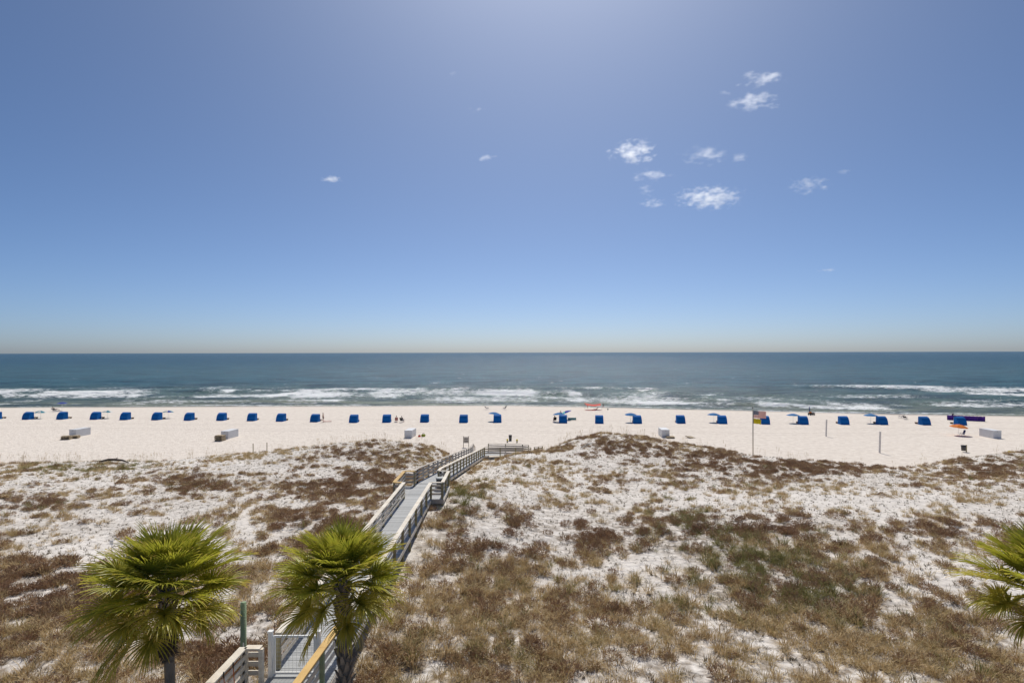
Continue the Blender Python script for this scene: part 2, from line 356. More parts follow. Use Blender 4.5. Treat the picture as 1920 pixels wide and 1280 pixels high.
# ------------------------------------------------------------------ ground sheet
def build_ground():
    ys = [-8, -4, 0, 3]; y = 6.0
    while y < 210: ys.append(y); y += max(.13, .0105 * y)
    ys = np.array(ys); nu = 560; u = np.linspace(-1, 1, nu)
    X = u[None, :] * (1.2 * np.maximum(ys, 0) + 24)[:, None]; Y = np.repeat(ys[:, None], nu, 1)
    Z = terrain(X, Y); ny = len(ys)
    V = np.stack([X, Y, Z], -1).reshape(-1, 3)
    i = np.arange(ny - 1)[:, None] * nu + np.arange(nu - 1)[None, :]; Fq = np.stack([i, i + 1, i + nu + 1, i + nu], -1).reshape(-1, 4)
    me = bpy.data.meshes.new('dune_and_beach'); me.from_pydata(V.tolist(), [], Fq.tolist()); me.materials.append(ground_material())
    me.polygons.foreach_set('use_smooth', [True] * len(Fq))
    cy = np.interp(X, cx, cdd); bch = sm(-1.5, 5, Y - cy).ravel()
    s = Y - shore(X); wet = (sm(-7, -.5, s + 3 * (fbm(X * .1, Y * .1, 77, 3) - .5))).ravel()
    Yc = np.maximum(Y, 8); px, py = project(X, Yc, Z); cov = (cover(px.ravel(), py.ravel()) * (1 - bch))
    for n, a in (('beach', bch), ('wet', wet), ('cover', cov)):
        at = me.attributes.new(n, 'FLOAT', 'POINT'); at.data.foreach_set('value', a.astype(np.float32))
    tag(obj('dune_and_beach', me), kind='structure')
build_ground()

# ------------------------------------------------------------------ sea with its breakers
# each breaker: (x from, x to, metres off the waterline, height, foam width shoreward, foam strength)
BREAK = [(-260, -120, 52, .75, 20, 1.0), (-170, -105, 36, .6, 14, .8), (-150, -85, 16, .4, 8, .7), (-120, -50, 58, .7, 16, .9), (-115, -30, 30, .6, 22, .95), (-75, -12, 62, .8, 16, .95), (-80, 30, 44, .9, 26, 1.1), (-45, 30, 17, .5, 20, .9), (-110, -40, 12, .4, 9, .75),
         (20, 75, 15, .55, 15, .9), (24, 66, 30, .6, 16, .9), (34, 56, 60, .8, 9, .8), (-42, -28, 110, .7, 8, .8), (55, 95, 12, .45, 9, .9), (60, 95, 34, .5, 10, .7), (112, 172, 100, .95, 16, 1.0), (140, 300, 84, .8, 22, 1.0),
         (140, 260, 62, .5, 18, .85), (100, 120, 30, .5, 8, .95), (70, 110, 52, .4, 8, .6), (-260, 300, 2.0, .16, 2.2, .8), (-200, 100, 8, .22, 3, .6), (60, 300, 24, .35, 7, .65), (-10, 70, 74, .4, 14, .6), (-200, -60, 76, .4, 12, .5)]
def build_sea():
    ys = list(np.arange(92, 262, .5)); y = 262.0; st = .5
    while y < 45000: ys.append(y); st *= 1.035 if y < 420 else 1.09; y += st
    ys = np.array(ys); nu = 640; u = np.linspace(-1, 1, nu); ny = len(ys)
    X = u[None, :] * (1.3 * ys + 40)[:, None]; Y = np.repeat(ys[:, None], nu, 1)
    off = Y - shore(X); near = 1 - sm(210, 380, Y)
    Z = np.full_like(X, SEA); foam = np.zeros_like(X)
    sw = np.sin(off * .42 + 5 * fbm(X * .012, Y * .02, 61, 3)) * (.5 + fbm(X * .03, Y * .03, 63, 3))
    Z += .30 * sw * near * sm(0, 25, off)
    Z += .55 * (fbm(X * .10, Y * .30, 65, 4) - .5) * near * sm(-1, 10, off)
    for k, (xa, xb, o, hgt, fw, fs) in enumerate(BREAK):
        wob = 7 * (fbm(X * .03 + k * 9, 0 * X + k, 70 + k, 3) - .5) * min(1, o / 12)
        t = off - o - wob                                     # positive: seaward
        env = sm(xa - 4, xa + 10, X) * (1 - sm(xb - 10, xb + 4, X)) * (.35 + .9 * fbm(X * .07, 0 * X + k * 3.3, 90 + k, 3))
        prof = np.where(t < 0, np.exp(-(t / (.9 + hgt)) ** 2), np.exp(-(t / (2.6 + 2.5 * hgt)) ** 2))
        Z += hgt * .85 * env * prof * near
        front = np.where(t < 0, np.exp(-(np.minimum(t, 0) / (fw * .30)) ** 2), np.exp(-(t / (fw * 1.0)) ** 2))
        brk = sm(.30, .62, vnoise(X * .055, 0 * X + k * 5.1, 120 + k) * .6 + .4 * vnoise(X * .2, 0 * X + k, 140 + k))
        foam = np.maximum(foam, fs * env * front * (.5 + .6 * brk))
    surf = sm(4, 14, off) * (1 - sm(45, 85, off))
    foam = np.maximum(foam, .60 * surf * sm(.45, .75, fbm(X * .035, Y * .11, 150, 4)))
    foam = np.maximum(foam, .75 * np.exp(-((off - .3) / .9) ** 2) * sm(.35, .65, fbm(X * .06, 0 * X, 160, 3)))
    V = np.stack([X, Y, Z], -1).reshape(-1, 3)
    i = np.arange(ny - 1)[:, None] * nu + np.arange(nu - 1)[None, :]; Fq = np.stack([i, i + 1, i + nu + 1, i + nu], -1).reshape(-1, 4)
    me = bpy.data.meshes.new('sea'); me.from_pydata(V.tolist(), [], Fq.tolist()); me.materials.append(sea_material())
    me.polygons.foreach_set('use_smooth', [True] * len(Fq))
    for n, a in (('off', off), ('foam', foam)):
        at = me.attributes.new(n, 'FLOAT', 'POINT'); at.data.foreach_set('value', a.ravel().astype(np.float32))
    tag(obj('sea', me), kind='structure')
build_sea()

# ------------------------------------------------------------------ boardwalk
BW = thing('boardwalk', 'long grey boardwalk with timber railings crossing the dune to the beach', 'boardwalk', (-6, 16, 2.4))
bw_off = Vector(BW.location)
def bpart(name, mb, m, smooth=False, parent=None):
    o = mb.build(name, m, parent or BW, smooth)
    if parent is None: o.location = -bw_off
    return o
plank_cache = {}
n_plank = 0; rest = MB()
def plank(cxp, cyp, z, width, ang, pitch_):
    """one deck board across the walk; the first 290 are parts, the far ones are joined"""
    global n_plank
    Mx = Matrix.Rotation(ang, 3, 'Z') @ Matrix.Rotation(pitch_, 3, 'X')
    if n_plank < 290:
        key = round(width, 2)
        if key not in plank_cache: plank_cache[key] = MB().box((0, 0, -.018), (key, .132, .036)).mesh('deck_plank', M['deck'])
        o = obj('deck_plank', plank_cache[key], BW); o.location = Vector((cxp, cyp, z)) - bw_off; o.rotation_euler = Mx.to_euler(); n_plank += 1
    else: rest.box((cxp, cyp, z - .018), (width, .132, .036), Mx)
def rail_run(pts, cap='white_wood', slat='white_wood', post='post_wood', spacing=1.9, side=1, capw=.22, first=True, last=True, below=True):
    """posts, three slats and a flat cap along a polyline of deck-level points"""
    for a, b in zip(pts[:-1], pts[1:]):
        a = Vector(a); b = Vector(b); L_ = (b - a).length; n = max(1, round(L_ / spacing)); d = (b - a).normalized()
        nrm = Vector((d.y, -d.x, 0)).normalized() * side
        for k in range(n + 1):
            if k == n and not last and b == Vector(pts[-1]): continue
            p = a + (b - a) * k / n
            g = min(T(p.x, p.y) - .3, p.z - .3) if below else p.z - .2
            bpart('post', MB().box((p.x, p.y, (p.z + 1.0 + g) / 2), (.115, .115, p.z + 1.0 - g)), M[post])
        for k in range(n):
            p = a + (b - a) * k / n; q = a + (b - a) * (k + 1) / n; e = d * .004
            for hz in (.80, .545, .29):
                o_ = nrm * .072 + Vector((0, 0, hz)); bpart('rail', MB().bar(p + o_ + e, q + o_ - e, .036, .135), M[slat])
            bpart('cap_rail', MB().bar(p + Vector((0, 0, 1.025)) + e, q + Vector((0, 0, 1.025)) - e, capw, .045), M[cap])
z0 = 3.8
# near walk, landing below the gate, two bump-outs
y = 9.0
while y < 39.9:
    if y < 15.75: plank(-6.42, y, z0, 2.25, 0, 0)
    elif 35.8 < y < 39.3: plank(-5.90, y, z0, 3.15, 0, 0)
    else: plank(-6.02, y, z0, 1.84, 0, 0)
    y += .145
ang = math.atan2(-1.94, 30.0); slope = math.atan2(-3.1, 28)
y = 40.0
while y < 68.0:
    plank(float(walk_x(y)) , y, deck_z(y) + .002, 1.84, ang, slope); y += .1445
y = 68.05
while y < 70.6: plank(-3.85, y, .7, 2.2, 0, 0); y += .145
x = -2.66
while x < 3.6:                                                # ramp along the foot of the dune
    c = Vector((x, 69.15 + (x + 3) * .22, .7 - (x + 2.7) * .06)); rest.box(c, (.138, 2.35, .036)); x += .145
ro = bpart('far_decking', rest, M['deck']); tag(ro, kind='stuff')
for xs in (-6.93, -5.11):
    bpart('fascia', MB().bar((xs, 9, z0 - .14), (xs, 35.75, z0 - .14), .04, .2), M['white_wood'])
    xe = xs + 1.94
    bpart('fascia', MB().bar((xs + .0, 39.7, z0 - .14), (xe - .1, 68.0, .7 - .14), .04, .2), M['white_wood'])
bpart('fascia', MB().bar((-4.32, 35.75, z0 - .14), (-4.32, 39.35, z0 - .14), .04, .2), M['white_wood'])
bpart('fascia', MB().bar((-5.08, 35.74, z0 - .16), (-4.34, 35.74, z0 - .16), .04, .26), M['grey_wood'])
bpart('fascia', MB().bar((-7.5, 35.75, z0 - .14), (-7.5, 39.35, z0 - .14), .04, .2), M['white_wood'])
# railings
rail_run([(-6.83, 16.6, z0), (-6.83, 35.85, z0)], side=1)
rail_run([(-5.17, 17.6, z0), (-5.13, 35.8, z0)], side=-1)
rail_run([(-5.43, 9, z0), (-5.35, 14, z0), (-5.2, 17.5, z0)], cap='new_wood', post='green_wood', side=-1, capw=.21)
rail_run([(-7.6, 9, z0), (-7.47, 15.8, z0)], side=1, last=True, post='white_wood')
rail_run([(-7.42, 15.8, z0), (-6.98, 15.8, z0)], side=-1, post='white_wood')
rail_run([(-6.95, 35.85, z0), (-7.45, 35.85, z0)], cap='new_wood', spacing=.7, side=-1, slat='grey_wood')
rail_run([(-7.45, 35.87, z0), (-7.45, 39.25, z0)], cap='new_wood', slat='white_wood', side=1)
rail_run([(-7.43, 39.27, z0), (-6.75, 39.27, z0)], cap='new_wood', slat='grey_wood', side=1, spacing=.8)
rail_run([(-5.12, 35.82, z0), (-4.42, 35.82, z0)], side=-1, spacing=.8)
rail_run([(-4.4, 35.85, z0), (-4.4, 39.25, z0)], side=-1)
rail_run([(-4.42, 39.3, z0), (-5.05, 39.3, z0)], slat='grey_wood', side=-1, spacing=.8)
rail_run([(-6.78, 39.4, z0), (-6.70, 40.2, z0), (-4.93, 68.0, .7), (-4.85, 70.5, .7)], cap='grey_wood', slat='grey_wood', post='grey_wood', side=1)
rail_run([(-5.1, 39.4, z0), (-5.05, 40.2, z0), (-3.36, 67.7, .7)], side=-1, slat='grey_wood')
rail_run([(-3.3, 67.75, .7), (2.27, 69.2, .42)], cap='grey_wood', slat='grey_wood', side=-1)
rail_run([(2.7, 69.5, .4), (3.75, 70.5, .38)], cap='grey_wood', slat='grey_wood', side=-1, spacing=.8)
rail_run([(-2.95, 70.45, .7), (1.3, 71.3, .45), (2.05, 71.0, .42)], cap='grey_wood', slat='grey_wood', side=1)
bpart('hand_rail', MB().bar((-4.85, 70.5, 1.68), (-4.75, 72.4, .95), .14, .05), M['grey_wood'])
for k in range(4): bpart('step', MB().box((-3.9, 70.85 + k * .3, .56 - k * .16), (1.8, .29, .05)), M['grey_wood'])
bpart('post', MB().box((-4.75, 72.35, .4), (.1, .1, 1.3)), M['grey_wood'])
# white gate with a wire panel
fr = MB(); W_ = 1.2
for x_ in (.05, W_): fr.box((x_, 0, .62), (.06, .05, 1.08))
for z_ in (.10, 1.14): fr.box((W_ / 2 + .02, 0, z_), (W_ - .06, .045, .06))
gate = fr.build('gate', M['white_paint'], BW); gate.location = Vector((-6.83, 16.2, z0)) - bw_off
wm = MB()
for k in range(1, 11): wm.tube([(W_ * k / 11 + .02, 0, .12), (W_ * k / 11 + .02, 0, 1.12)], .0035, 4)
for k in range(1, 9): wm.tube([(.06, 0, .12 + k * .115), (W_, 0, .12 + k * .115)], .0035, 4)
tag(wm.build('wire_mesh', M['steel'], gate), kind='stuff')
MB().box((W_ - .13, -.05, 1.0), (.035, .06, .2)).build('latch', M['black'], gate)
for x_ in (-.06, W_ + .1):
    gp = MB().box((x_, 0, .62), (.11, .11, 1.28)); gp.box((x_, 0, 1.28), (.14, .14, .04)); gp.build('gate_post', M['white_paint'], gate)
bpart('utility_box', MB().box((-5.28, 14.35, z0 + .42), (.1, .16, .34)), M['white_paint'])

g = T(-7.76, 16.4); t_ = thing('piling', 'tall round green treated piling standing left of the white gate', 'piling', (-7.76, 16.4, g - .3))
pm = MB().tube([(0, 0, 0), (0, 0, 5.82 - g + .3)], [.088, .08], 12); pm.build('shaft', M['green_wood'], t_, True); MB().box((.04, -.085, 4.95 - g + .3 - .4), (.03, .02, .3)).build('cleat', M['white_paint'], t_)
for k, (xx, yy) in enumerate(((-7.3, 14.5), (-7.28, 14.95))):
    t_ = thing('marker_rod', ('orange marker rod with black tip leaning on the pale rail, nearer the bottom edge', 'orange marker rod with black tip leaning on the pale rail, nearer the gate')[k], 'rod', (xx, yy, z0), group='orange rods leaning on the landing rail')
    MB().tube([(0, 0, 0), (-.06, 0, .92)], .012, 6).build('shaft', M['rod'], t_); MB().tube([(-.06, 0, .92), (-.07, 0, 1.08)], .016, 6).build('tip', M['black'], t_)

def barrel(loc, label, rz=0, post=None, liner=False, h=.8, r=.27):
    t = thing('trash_bin', label, 'trash bin', loc, rz)
    z1 = .18 if post else 0
    MB().tube([(0, 0, z1), (0, 0, z1 + h * .96)], [r * .82, r], 14).build('body', M['bin'], t, True)
    MB().tube([(0, 0, z1 + h * .96), (0, 0, z1 + h * 1.03), (0, 0, z1 + h * 1.06)], [r * 1.08, r * 1.08, r * .8], 14).build('lid' if not liner else 'liner_bag', M['umb_white'] if liner else M['black'], t, True)
    if post: MB().box((r + .07, -.05, .45), (.11, .11, .95)).build('post', M[post], t)
    return t
barrel((-4.85, 38.4, z0), 'dark bin with a pale liner standing in the boardwalk bump-out', liner=True, h=.75, r=.3)

# ------------------------------------------------------------------ palms
def frond_mesh(name, droop, seed, mat_, pet=1.0, blade=.85, nseg=46):
    """a fan leaf: stalk rising out of the crown and a folded fan of narrow segments with hanging tips; grows along +X"""
    r = random.Random(seed); mb = MB(); tip = []
    P = []
    for i in range(6):
        s = i / 5; P.append(Vector((pet * s, 0, -droop * .35 * s * s * pet)))
    mb.tube(P, [.026, .02, .017, .015, .013, .012], 5); tip += [0] * len(mb.v)
    base = P[-1]; d0 = (P[-1] - P[-2]).normalized(); pitch0 = math.atan2(-d0.z, d0.x)
    for k in range(nseg):
        s = (k + .5) / nseg * 2 - 1                           # -1..1 across the fan
        a = s * R(128) + r.uniform(-.03, .03); ln = blade * (1 - .33 * abs(s) ** 2) * r.uniform(.88, 1.08)
        st = base + d0 * (.22 * (1 - abs(s)))                 # the segments leave a curved midrib
        fold = .32 * abs(math.sin(a)) + r.uniform(-.05, .05)
        pts = []; p = st.copy(); el = fold - pitch0 * math.cos(a) * .8; n = 5; dr = droop * r.uniform(.5, 1.4)
        for i in range(n + 1):
            pts.append(p.copy()); q = i / n
            el2 = el - dr * (q ** 1.6) * 1.15
            p = p + Vector((math.cos(a) * math.cos(el2), math.sin(a) * math.cos(el2), math.sin(el2))) * (ln / n)
        sd_ = Vector((-math.sin(a), math.cos(a), 0)); V = []; w0 = .024
        ws = [w0 * .45, w0 * .9, w0, w0 * .8, w0 * .5, .002]
        for i, q in enumerate(pts):
            V += [q - sd_ * ws[i] + Vector((0, 0, .006)), q - Vector((0, 0, .006)), q + sd_ * ws[i] + Vector((0, 0, .006))]
            tip += [max(0, i / n) ** 2 * r.uniform(.6, 1.1)] * 3
        mb.add(V, [f for i in range(n) for f in ((i * 3, i * 3 + 1, i * 3 + 4, i * 3 + 3), (i * 3 + 1, i * 3 + 2, i * 3 + 5, i * 3 + 4))])
    me = mb.mesh(name, mat_, True); at = me.attributes.new('tip', 'FLOAT', 'POINT'); at.data.foreach_set('value', np.array(tip, np.float32)); return me
FR = [frond_mesh('frond', d, s, M['frond'], p, b_) for d, s, p, b_ in ((.35, 1, .70, .86), (.55, 2, .8, .88), (.8, 3, .85, .9), (.45, 4, .62, .8), (.65, 5, .9, .92))]
FRO = [frond_mesh('frond', d, s, M['frond_old'], p, b_) for d, s, p, b_ in ((.8, 6, .95, .9), (1.1, 7, .9, .86), (.65, 8, 1.05, .95))]
DEADLEAF = frond_mesh('dead_frond', 1.9, 9, M['thatch'], .5, .55, 22)
BOOT = MB(); BOOT.add([(-.075, 0, 0), (.075, 0, 0), (.05, -.07, .16), (-.05, -.07, .16), (-.02, -.12, .30), (.02, -.12, .30), (-.06, .05, .02), (.06, .05, .02), (0, -.075, .30)],
         [(0, 1, 2, 3), (3, 2, 5, 4), (6, 3, 4, 8), (7, 8, 5, 2), (0, 3, 6), (1, 7, 2), (4, 5, 8), (6, 8, 7)])
BOOT = BOOT.mesh('leaf_base', M['boot'])
def palm(label, base, crown, nf, rtrunk, boots, scale=1.0, seed=0, skirt=0, az0=0.0, extra=()):
    r = random.Random(seed); base = Vector(base); crown = Vector(crown); t = thing('palm_tree', label, 'palm tree', base, group='fan palms in front of the dune')
    top = crown - base; pts = []; rad = []
    for i in range(13):
        s = i / 12; p = Vector((top.x * s ** 1.5, top.y * s ** 1.5, top.z * s)); pts.append(p); rad.append(rtrunk * (1.25 - .3 * min(1, s * 4) + (.1 * (s > .85))) * (1 + .04 * r.uniform(-1, 1)))
    MB().tube(pts, rad, 14).build('trunk', M['trunk'], t, True)
    for (z_lo, z_hi, n) in boots:
        k = 0
        while k < n:
            s = z_lo + (z_hi - z_lo) * k / n; s_ = min(1, max(0, s)); p = Vector((top.x * s_ ** 1.5, top.y * s_ ** 1.5, top.z * s_)); a = k * 2.39996 + az0
            o = obj('leaf_base', BOOT, t, p + Vector((math.cos(a), math.sin(a), 0)) * rtrunk * .93, (R(r.uniform(-8, 8)), 0, a + math.pi / 2)); sc = r.uniform(.85, 1.15) * scale; o.scale = (sc, sc * 1.15, sc); k += 1
    for k in range(skirt):
        a = k * 2.39996; o = obj('dead_frond', DEADLEAF, t, top + Vector((math.cos(a) * rtrunk * .7, math.sin(a) * rtrunk * .7, -.5 - .5 * (k / skirt) + r.uniform(-.05, .05))), (0, R(r.uniform(50, 80)), a)); o.scale = (.72 * scale,) * 3
    for k in range(nf):
        s = (k + .5) / nf; a = k * 2.39996 + az0 + r.uniform(-.15, .15)
        el = 86 - 97 * s ** 1.1 + r.uniform(-10, 10)          # young leaves upright, old ones hanging
        me = r.choice(FR) if s < .72 else r.choice(FRO)
        o = obj('frond', me, t, top + Vector((math.cos(a) * .1, math.sin(a) * .1, .12 - .45 * s)), (R(r.uniform(-22, 22)), -R(el), a), )
        sc = scale * (.78 + .24 * min(1, s * 2.2) - .12 * max(0, s - .7) / .3) * r.uniform(.9, 1.06); o.scale = (sc, sc, sc)
    for (az, el, sc) in extra:
        o = obj('frond', FRO[2], t, top + Vector((0, 0, -.35)), (0, -R(el), R(az))); o.scale = (sc * scale,) * 3
    return t
xg, yg = -8.2, 13.7
palm('left fan palm with a shaggy brown skirt of dead leaves and smooth grey trunk', (xg, yg, T(xg, yg) - .1), (-8.27, 13.6, 7.42), 60, .12, ((.80, .97, 30),), .95, 3, skirt=34, extra=((196, -38, 1.1), (205, -30, 1.05)))
xg, yg = -4.12, 14.1
palm('middle fan palm with criss-cross leaf bases up its trunk beside the boardwalk gate', (xg, yg, T(xg, yg) - .1), (-4.24, 14.15, 7.42), 56, .135, ((.12, .96, 120),), .87, 8, az0=1.0, extra=((192, -42, 1.0),))
xg, yg = 13.25, 13.5
palm('right fan palm cut off by the picture edge, its trunk leaning', (xg, yg, T(xg, yg) - .1), (12.75, 13.5, 7.4), 56, .13, ((.25, .98, 100),), .9, 15, az0=.4)

# ------------------------------------------------------------------ beach furniture
SEAWARD = -R(3.8)                                             # the row looks straight out to sea
ORD = 'first second third fourth fifth sixth seventh eighth ninth tenth eleventh twelfth thirteenth fourteenth fifteenth sixteenth seventeenth eighteenth nineteenth twentieth twenty-first twenty-second twenty-third twenty-fourth twenty-fifth twenty-sixth'.split()
PROF = [(-.64, 0), (-.62, .3), (-.55, .62), (-.43, .92), (-.24, 1.18), (.02, 1.36), (.32, 1.44), (.56, 1.41)]
def make_cabana():
    t = thing('beach_cabana', '', 'cabana', group='blue cabanas in a row along the beach')
    mb = MB(); n = len(PROF); wd = [.76 - .05 * z / 1.44 for y_, z in PROF]
    V = [(sx * wd[i], PROF[i][0], PROF[i][1]) for i in range(n) for sx in (-1, 1)]
    mb.add(V, [(2 * i, 2 * i + 1, 2 * i + 3, 2 * i + 2) for i in range(n - 1)])
    o = mb.build('back_canopy', M['cabana'], t); o.modifiers.new('s', 'SOLIDIFY').thickness = .014
    for sx in (-1, 1):
        V = [(sx * wd[i], PROF[i][0], PROF[i][1]) for i in range(n)] + [(sx * .76, .52, 0)] + [(sx * .72, .54, .7)]
        o = MB().add(V, [(n, i, i + 1) for i in range(4)] + [(n + 1, i, i + 1) for i in range(4, n - 1)] + [(n, 4, n + 1)]).build('side_panel', M['cabana'], t); o.modifiers.new('s', 'SOLIDIFY').thickness = .012
    fl = MB().add([(sx * wd[i] * .93, PROF[i][0] - .022 + .004 * k, PROF[i][1] + .028) for k, i in enumerate((3, 4, 5, 6)) for sx in (-1, 1)], [(2 * i, 2 * i + 1, 2 * i + 3, 2 * i + 2) for i in range(3)])
    o = fl.build('top_flap', M['cabana'], t); o.modifiers.new('s', 'SOLIDIFY').thickness = .01
    for sx in (-1, 1): MB().tube([(sx * .74, .53, 0), (sx * .70, .55, 1.40)], .016, 6).build('frame_pole', M['white_paint'], t)
    MB().tube([(-.70, .55, 1.40), (.70, .55, 1.40)], .016, 6).build('frame_bar', M['white_paint'], t)
    return t
def make_lounger():
    t = thing('beach_lounger', '', 'lounger', group='wooden loungers under the cabanas')
    for sx in (-1, 1):
        for k in range(9): MB().box((sx * .33, .02 + k * .135, .30), (.56, .11, .03)).build('slat', M['lounger_wood'], t)
        MB().bar((sx * .33 - .25, -.05, .265), (sx * .33 - .25, 1.16, .265), .04, .06).build('side_rail', M['lounger_wood'], t); MB().bar((sx * .33 + .25, -.05, .265), (sx * .33 + .25, 1.16, .265), .04, .06).build('side_rail', M['lounger_wood'], t)
        MB().bar((sx * .33, -.02, .32), (sx * .33, -.38, .85), .54, .04).build('backrest', M['umb_blue'], t)
        for yy in (.02, 1.08): MB().box((sx * .33, yy, .12), (.5, .05, .24)).build('leg', M['lounger_wood'], t)
    return t
def scallop(t, r, hgt, mats, z, n=8, rib=True, name='canopy'):
    mb = MB(); V = [(0, 0, z + hgt)]; rings = 4; per = n * 2
    for j in range(1, rings + 1):
        q = j / rings
        for k in range(per):
            a = 2 * math.pi * k / per; rr = r * q * (1 if k % 2 == 0 else .965); zz = z + hgt * (1 - q ** 1.7) - (.05 * q * r if k % 2 else 0) * .6
            V.append((rr * math.cos(a), rr * math.sin(a), zz))
    n0 = 0; mb.v = [Vector(v) for v in V]
    for k in range(per): mb.f.append((0, 1 + k, 1 + (k + 1) % per)); mb.m.append((k // 2) % len(mats))
    for j in range(rings - 1):
        for k in range(per):
            a = 1 + j * per + k; b = 1 + j * per + (k + 1) % per; mb.f.append((a, a + per, b + per, b)); mb.m.append((k // 2) % len(mats))
    o = mb.build(name, mats, t); o.modifiers.new('s', 'SOLIDIFY').thickness = .008
    if rib:
        for k in range(n):
            a = 2 * math.pi * k / n; MB().tube([(0, 0, z + hgt - .06), (r * .95 * math.cos(a), r * .95 * math.sin(a), z - .02)], .007, 4).build('rib', M['steel'], o)
    return o
def umbrella(label, loc, mats, h=1.75, r=1.12, tilt=0, rz=0, dome=.34, rib=True):
    t = thing('beach_umbrella', label, 'umbrella', loc, rot=(R(tilt), 0, rz), group='umbrellas on the beach')
    MB().tube([(0, 0, -.15), (0, 0, h + dome - .03)], .02, 6).build('pole', M['white_paint'], t); scallop(t, r, dome, [M[m] for m in mats], h - .1, rib=rib); return t
CAB = [(36, 59, 782.5), (100.6, 123.5, 782.5), (164, 186, 783), (220, 242, 784), (280, 301, 784.5), (341, 362, 785.5), (403, 422, 786), (460, 479.5, 787), (515, 534, 788), (579, 598, 789.5), (652, 671, 791),
       (714.5, 732.7, 791), (786, 804, 791), (860, 877, 792), (924, 940.5, 792), (1048, 1064, 793.5), (1115.5, 1133, 794.5), (1187, 1204.5, 795), (1268, 1287, 795), (1346, 1366, 796), (1427, 1446, 797.3),
       (1498, 1519.5, 798), (1574, 1596, 798.5), (1646, 1668.5, 799), (1726, 1749, 800), (1793, 1817, 800.5)]
UMB = {0: (1.2, 1.5, ['umb_teal', 'umb_white'], 'teal and white'), 2: (1.2, 1.6, ['umb_teal', 'umb_white'], 'teal and white'), 4: (.6, 2.6, ['umb_navy', 'umb_teal', 'umb_white'], 'navy, teal and white'), 14: (-.75, 1.5, ['umb_blue'], 'plain blue'),
       15: (-.6, 1.3, ['umb_blue'], 'plain blue'), 17: (-.9, 1.5, ['umb_blue'], 'plain blue'), 19: (-1.0, 1.5, ['umb_blue'], 'plain blue'), 21: (-1.05, 1.5, ['umb_blue'], 'plain blue'), 23: (-1.05, 1.5, ['umb_blue'], 'plain blue')}
cab0 = make_cabana(); lou0 = make_lounger()
def cab_at(i, xa, xb, py, cl, ll):
    p = G((xa + xb) / 2, py, 0.0); p = G((xa + xb) / 2, py, T(p.x, p.y)); p += Vector((0, .62, 0)); p.z = T(p.x, p.y) - .02
    rz = SEAWARD + R(random.uniform(-6, 6))
    if i == 0:
        for o, l in ((cab0, cl), (lou0, ll)): o.location = p; o.rotation_euler = (0, 0, rz); o['label'] = l
    else: dup(cab0, p, rz, cl); dup(lou0, p + Vector((0, .45, 0)), rz, ll)
    if i == 0: lou0.location = p + Vector((0, .45, 0))
    return p
for i, (xa, xb, py) in enumerate(CAB):
    ex = ', beside the purple windbreak' if i == 25 else ', next to the flagpole' if i == 20 else ', with an umbrella in front' if i in UMB else ', no umbrella'
    p = cab_at(i, xa, xb, py, f'{ORD[i]} blue cabana from the left in the beach row{ex}', f'wooden lounger under the {ORD[i]} blue cabana from the left')
    if i in UMB:
        dx, dy, ms, cn = UMB[i]; q = p + Vector((dx, dy, 0)); q.z = T(q.x, q.y)
        umbrella(f'{cn} beach umbrella shading the {ORD[i]} cabana from the left', q, ms, h=1.32 if i < 14 else 1.5, r=1.0 if i < 14 else 1.15, tilt=random.uniform(-6, 6), rz=random.uniform(0, 6), rib=i > 13)
cab_at(99, -24, -2, 782, 'blue cabana just past the left picture edge, only its lounger shows', 'wooden lounger foot poking in at the left picture edge')

def storage_box(px, py, label):
    p = G(px, py, 0.0); z = T(p.x, p.y); p = G(px, py, z); t = thing('storage_box', label, 'storage box', (p.x, p.y + 1.4, z - .02), SEAWARD, group='white storage boxes on the beach')
    MB().box((0, 0, .56), (1.15, 2.8, 1.12)).build('body', M['box_white'], t)
    lid = MB().box((0, 0, 1.155), (1.19, 2.84, .06)).build('lid', M['box_white'], t); MB().box((0, -1.425, 1.05), (.12, .02, .1)).build('hasp', M['steel'], lid)
    for s_ in (-1, 1): MB().box((s_ * .5, 0, .02), (.1, 2.7, .08)).build('skid', M['pallet'], t)
    return p
storage_box(137, 815.7, 'white storage box behind the low pallet pile at far left')
storage_box(422, 820.3, 'white storage box behind the tall pallet pile')
storage_box(766, 820.2, 'white storage box standing alone behind the dune top left of the boardwalk')
storage_box(1249, 821, 'white storage box with broken brown pallets on its right')
storage_box(1871, 825.5, 'long white storage box at far right near the orange umbrella')
PB = MB().box((0, 0, 0), (1.2, .11, .022)).mesh('board', M['pallet']); PS = MB().box((0, 0, 0), (.045, 1.0, .09)).mesh('stringer', M['pallet'])
def pallet(loc, rz, label, rot=None):
    t = thing('pallet', label, 'pallet', loc, rz, group='wooden pallets beside the boxes', rot=rot)
    for k in range(7): obj('board', PB, t, (0, -.44 + k * .147, .124))
    for k in (-1, 0, 1): obj('stringer', PS, t, (k * .54, 0, .067)); obj('board', PB, t, (0, k * .44, .011))
LEV = ['bottom', 'second', 'third', 'fourth', 'fifth', 'sixth']
for (px, py, n, nm, deep) in ((119, 820.8, 4, 'low pile by the far-left box', 2), (409, 824.5, 6, 'tall pile by the second box', 1), (1258, 823.5, 2, 'brown pile right of the lone box past the boardwalk', 1)):
    p = G(px, py, 0.0); z = T(p.x, p.y)
    for d in range(deep):
        for k in range(n - d):
            rr = random.uniform(-.04, .04); pallet((p.x + .25 * d + rr, p.y + .55 + d * 1.25 + rr, z + k * .138), SEAWARD + rr + R(20 * (deep == 2)), f'{LEV[k]} wooden pallet of the {"rear" if d else "front"} stack in the {nm}' if deep > 1 else f'{LEV[k]} wooden pallet of the {nm}')
pallet((27.0, 86.2, T(27, 86.2) + .03), .5, 'loose wooden pallet lying tilted at the end of the brown pile', rot=(R(8), R(6), .5))

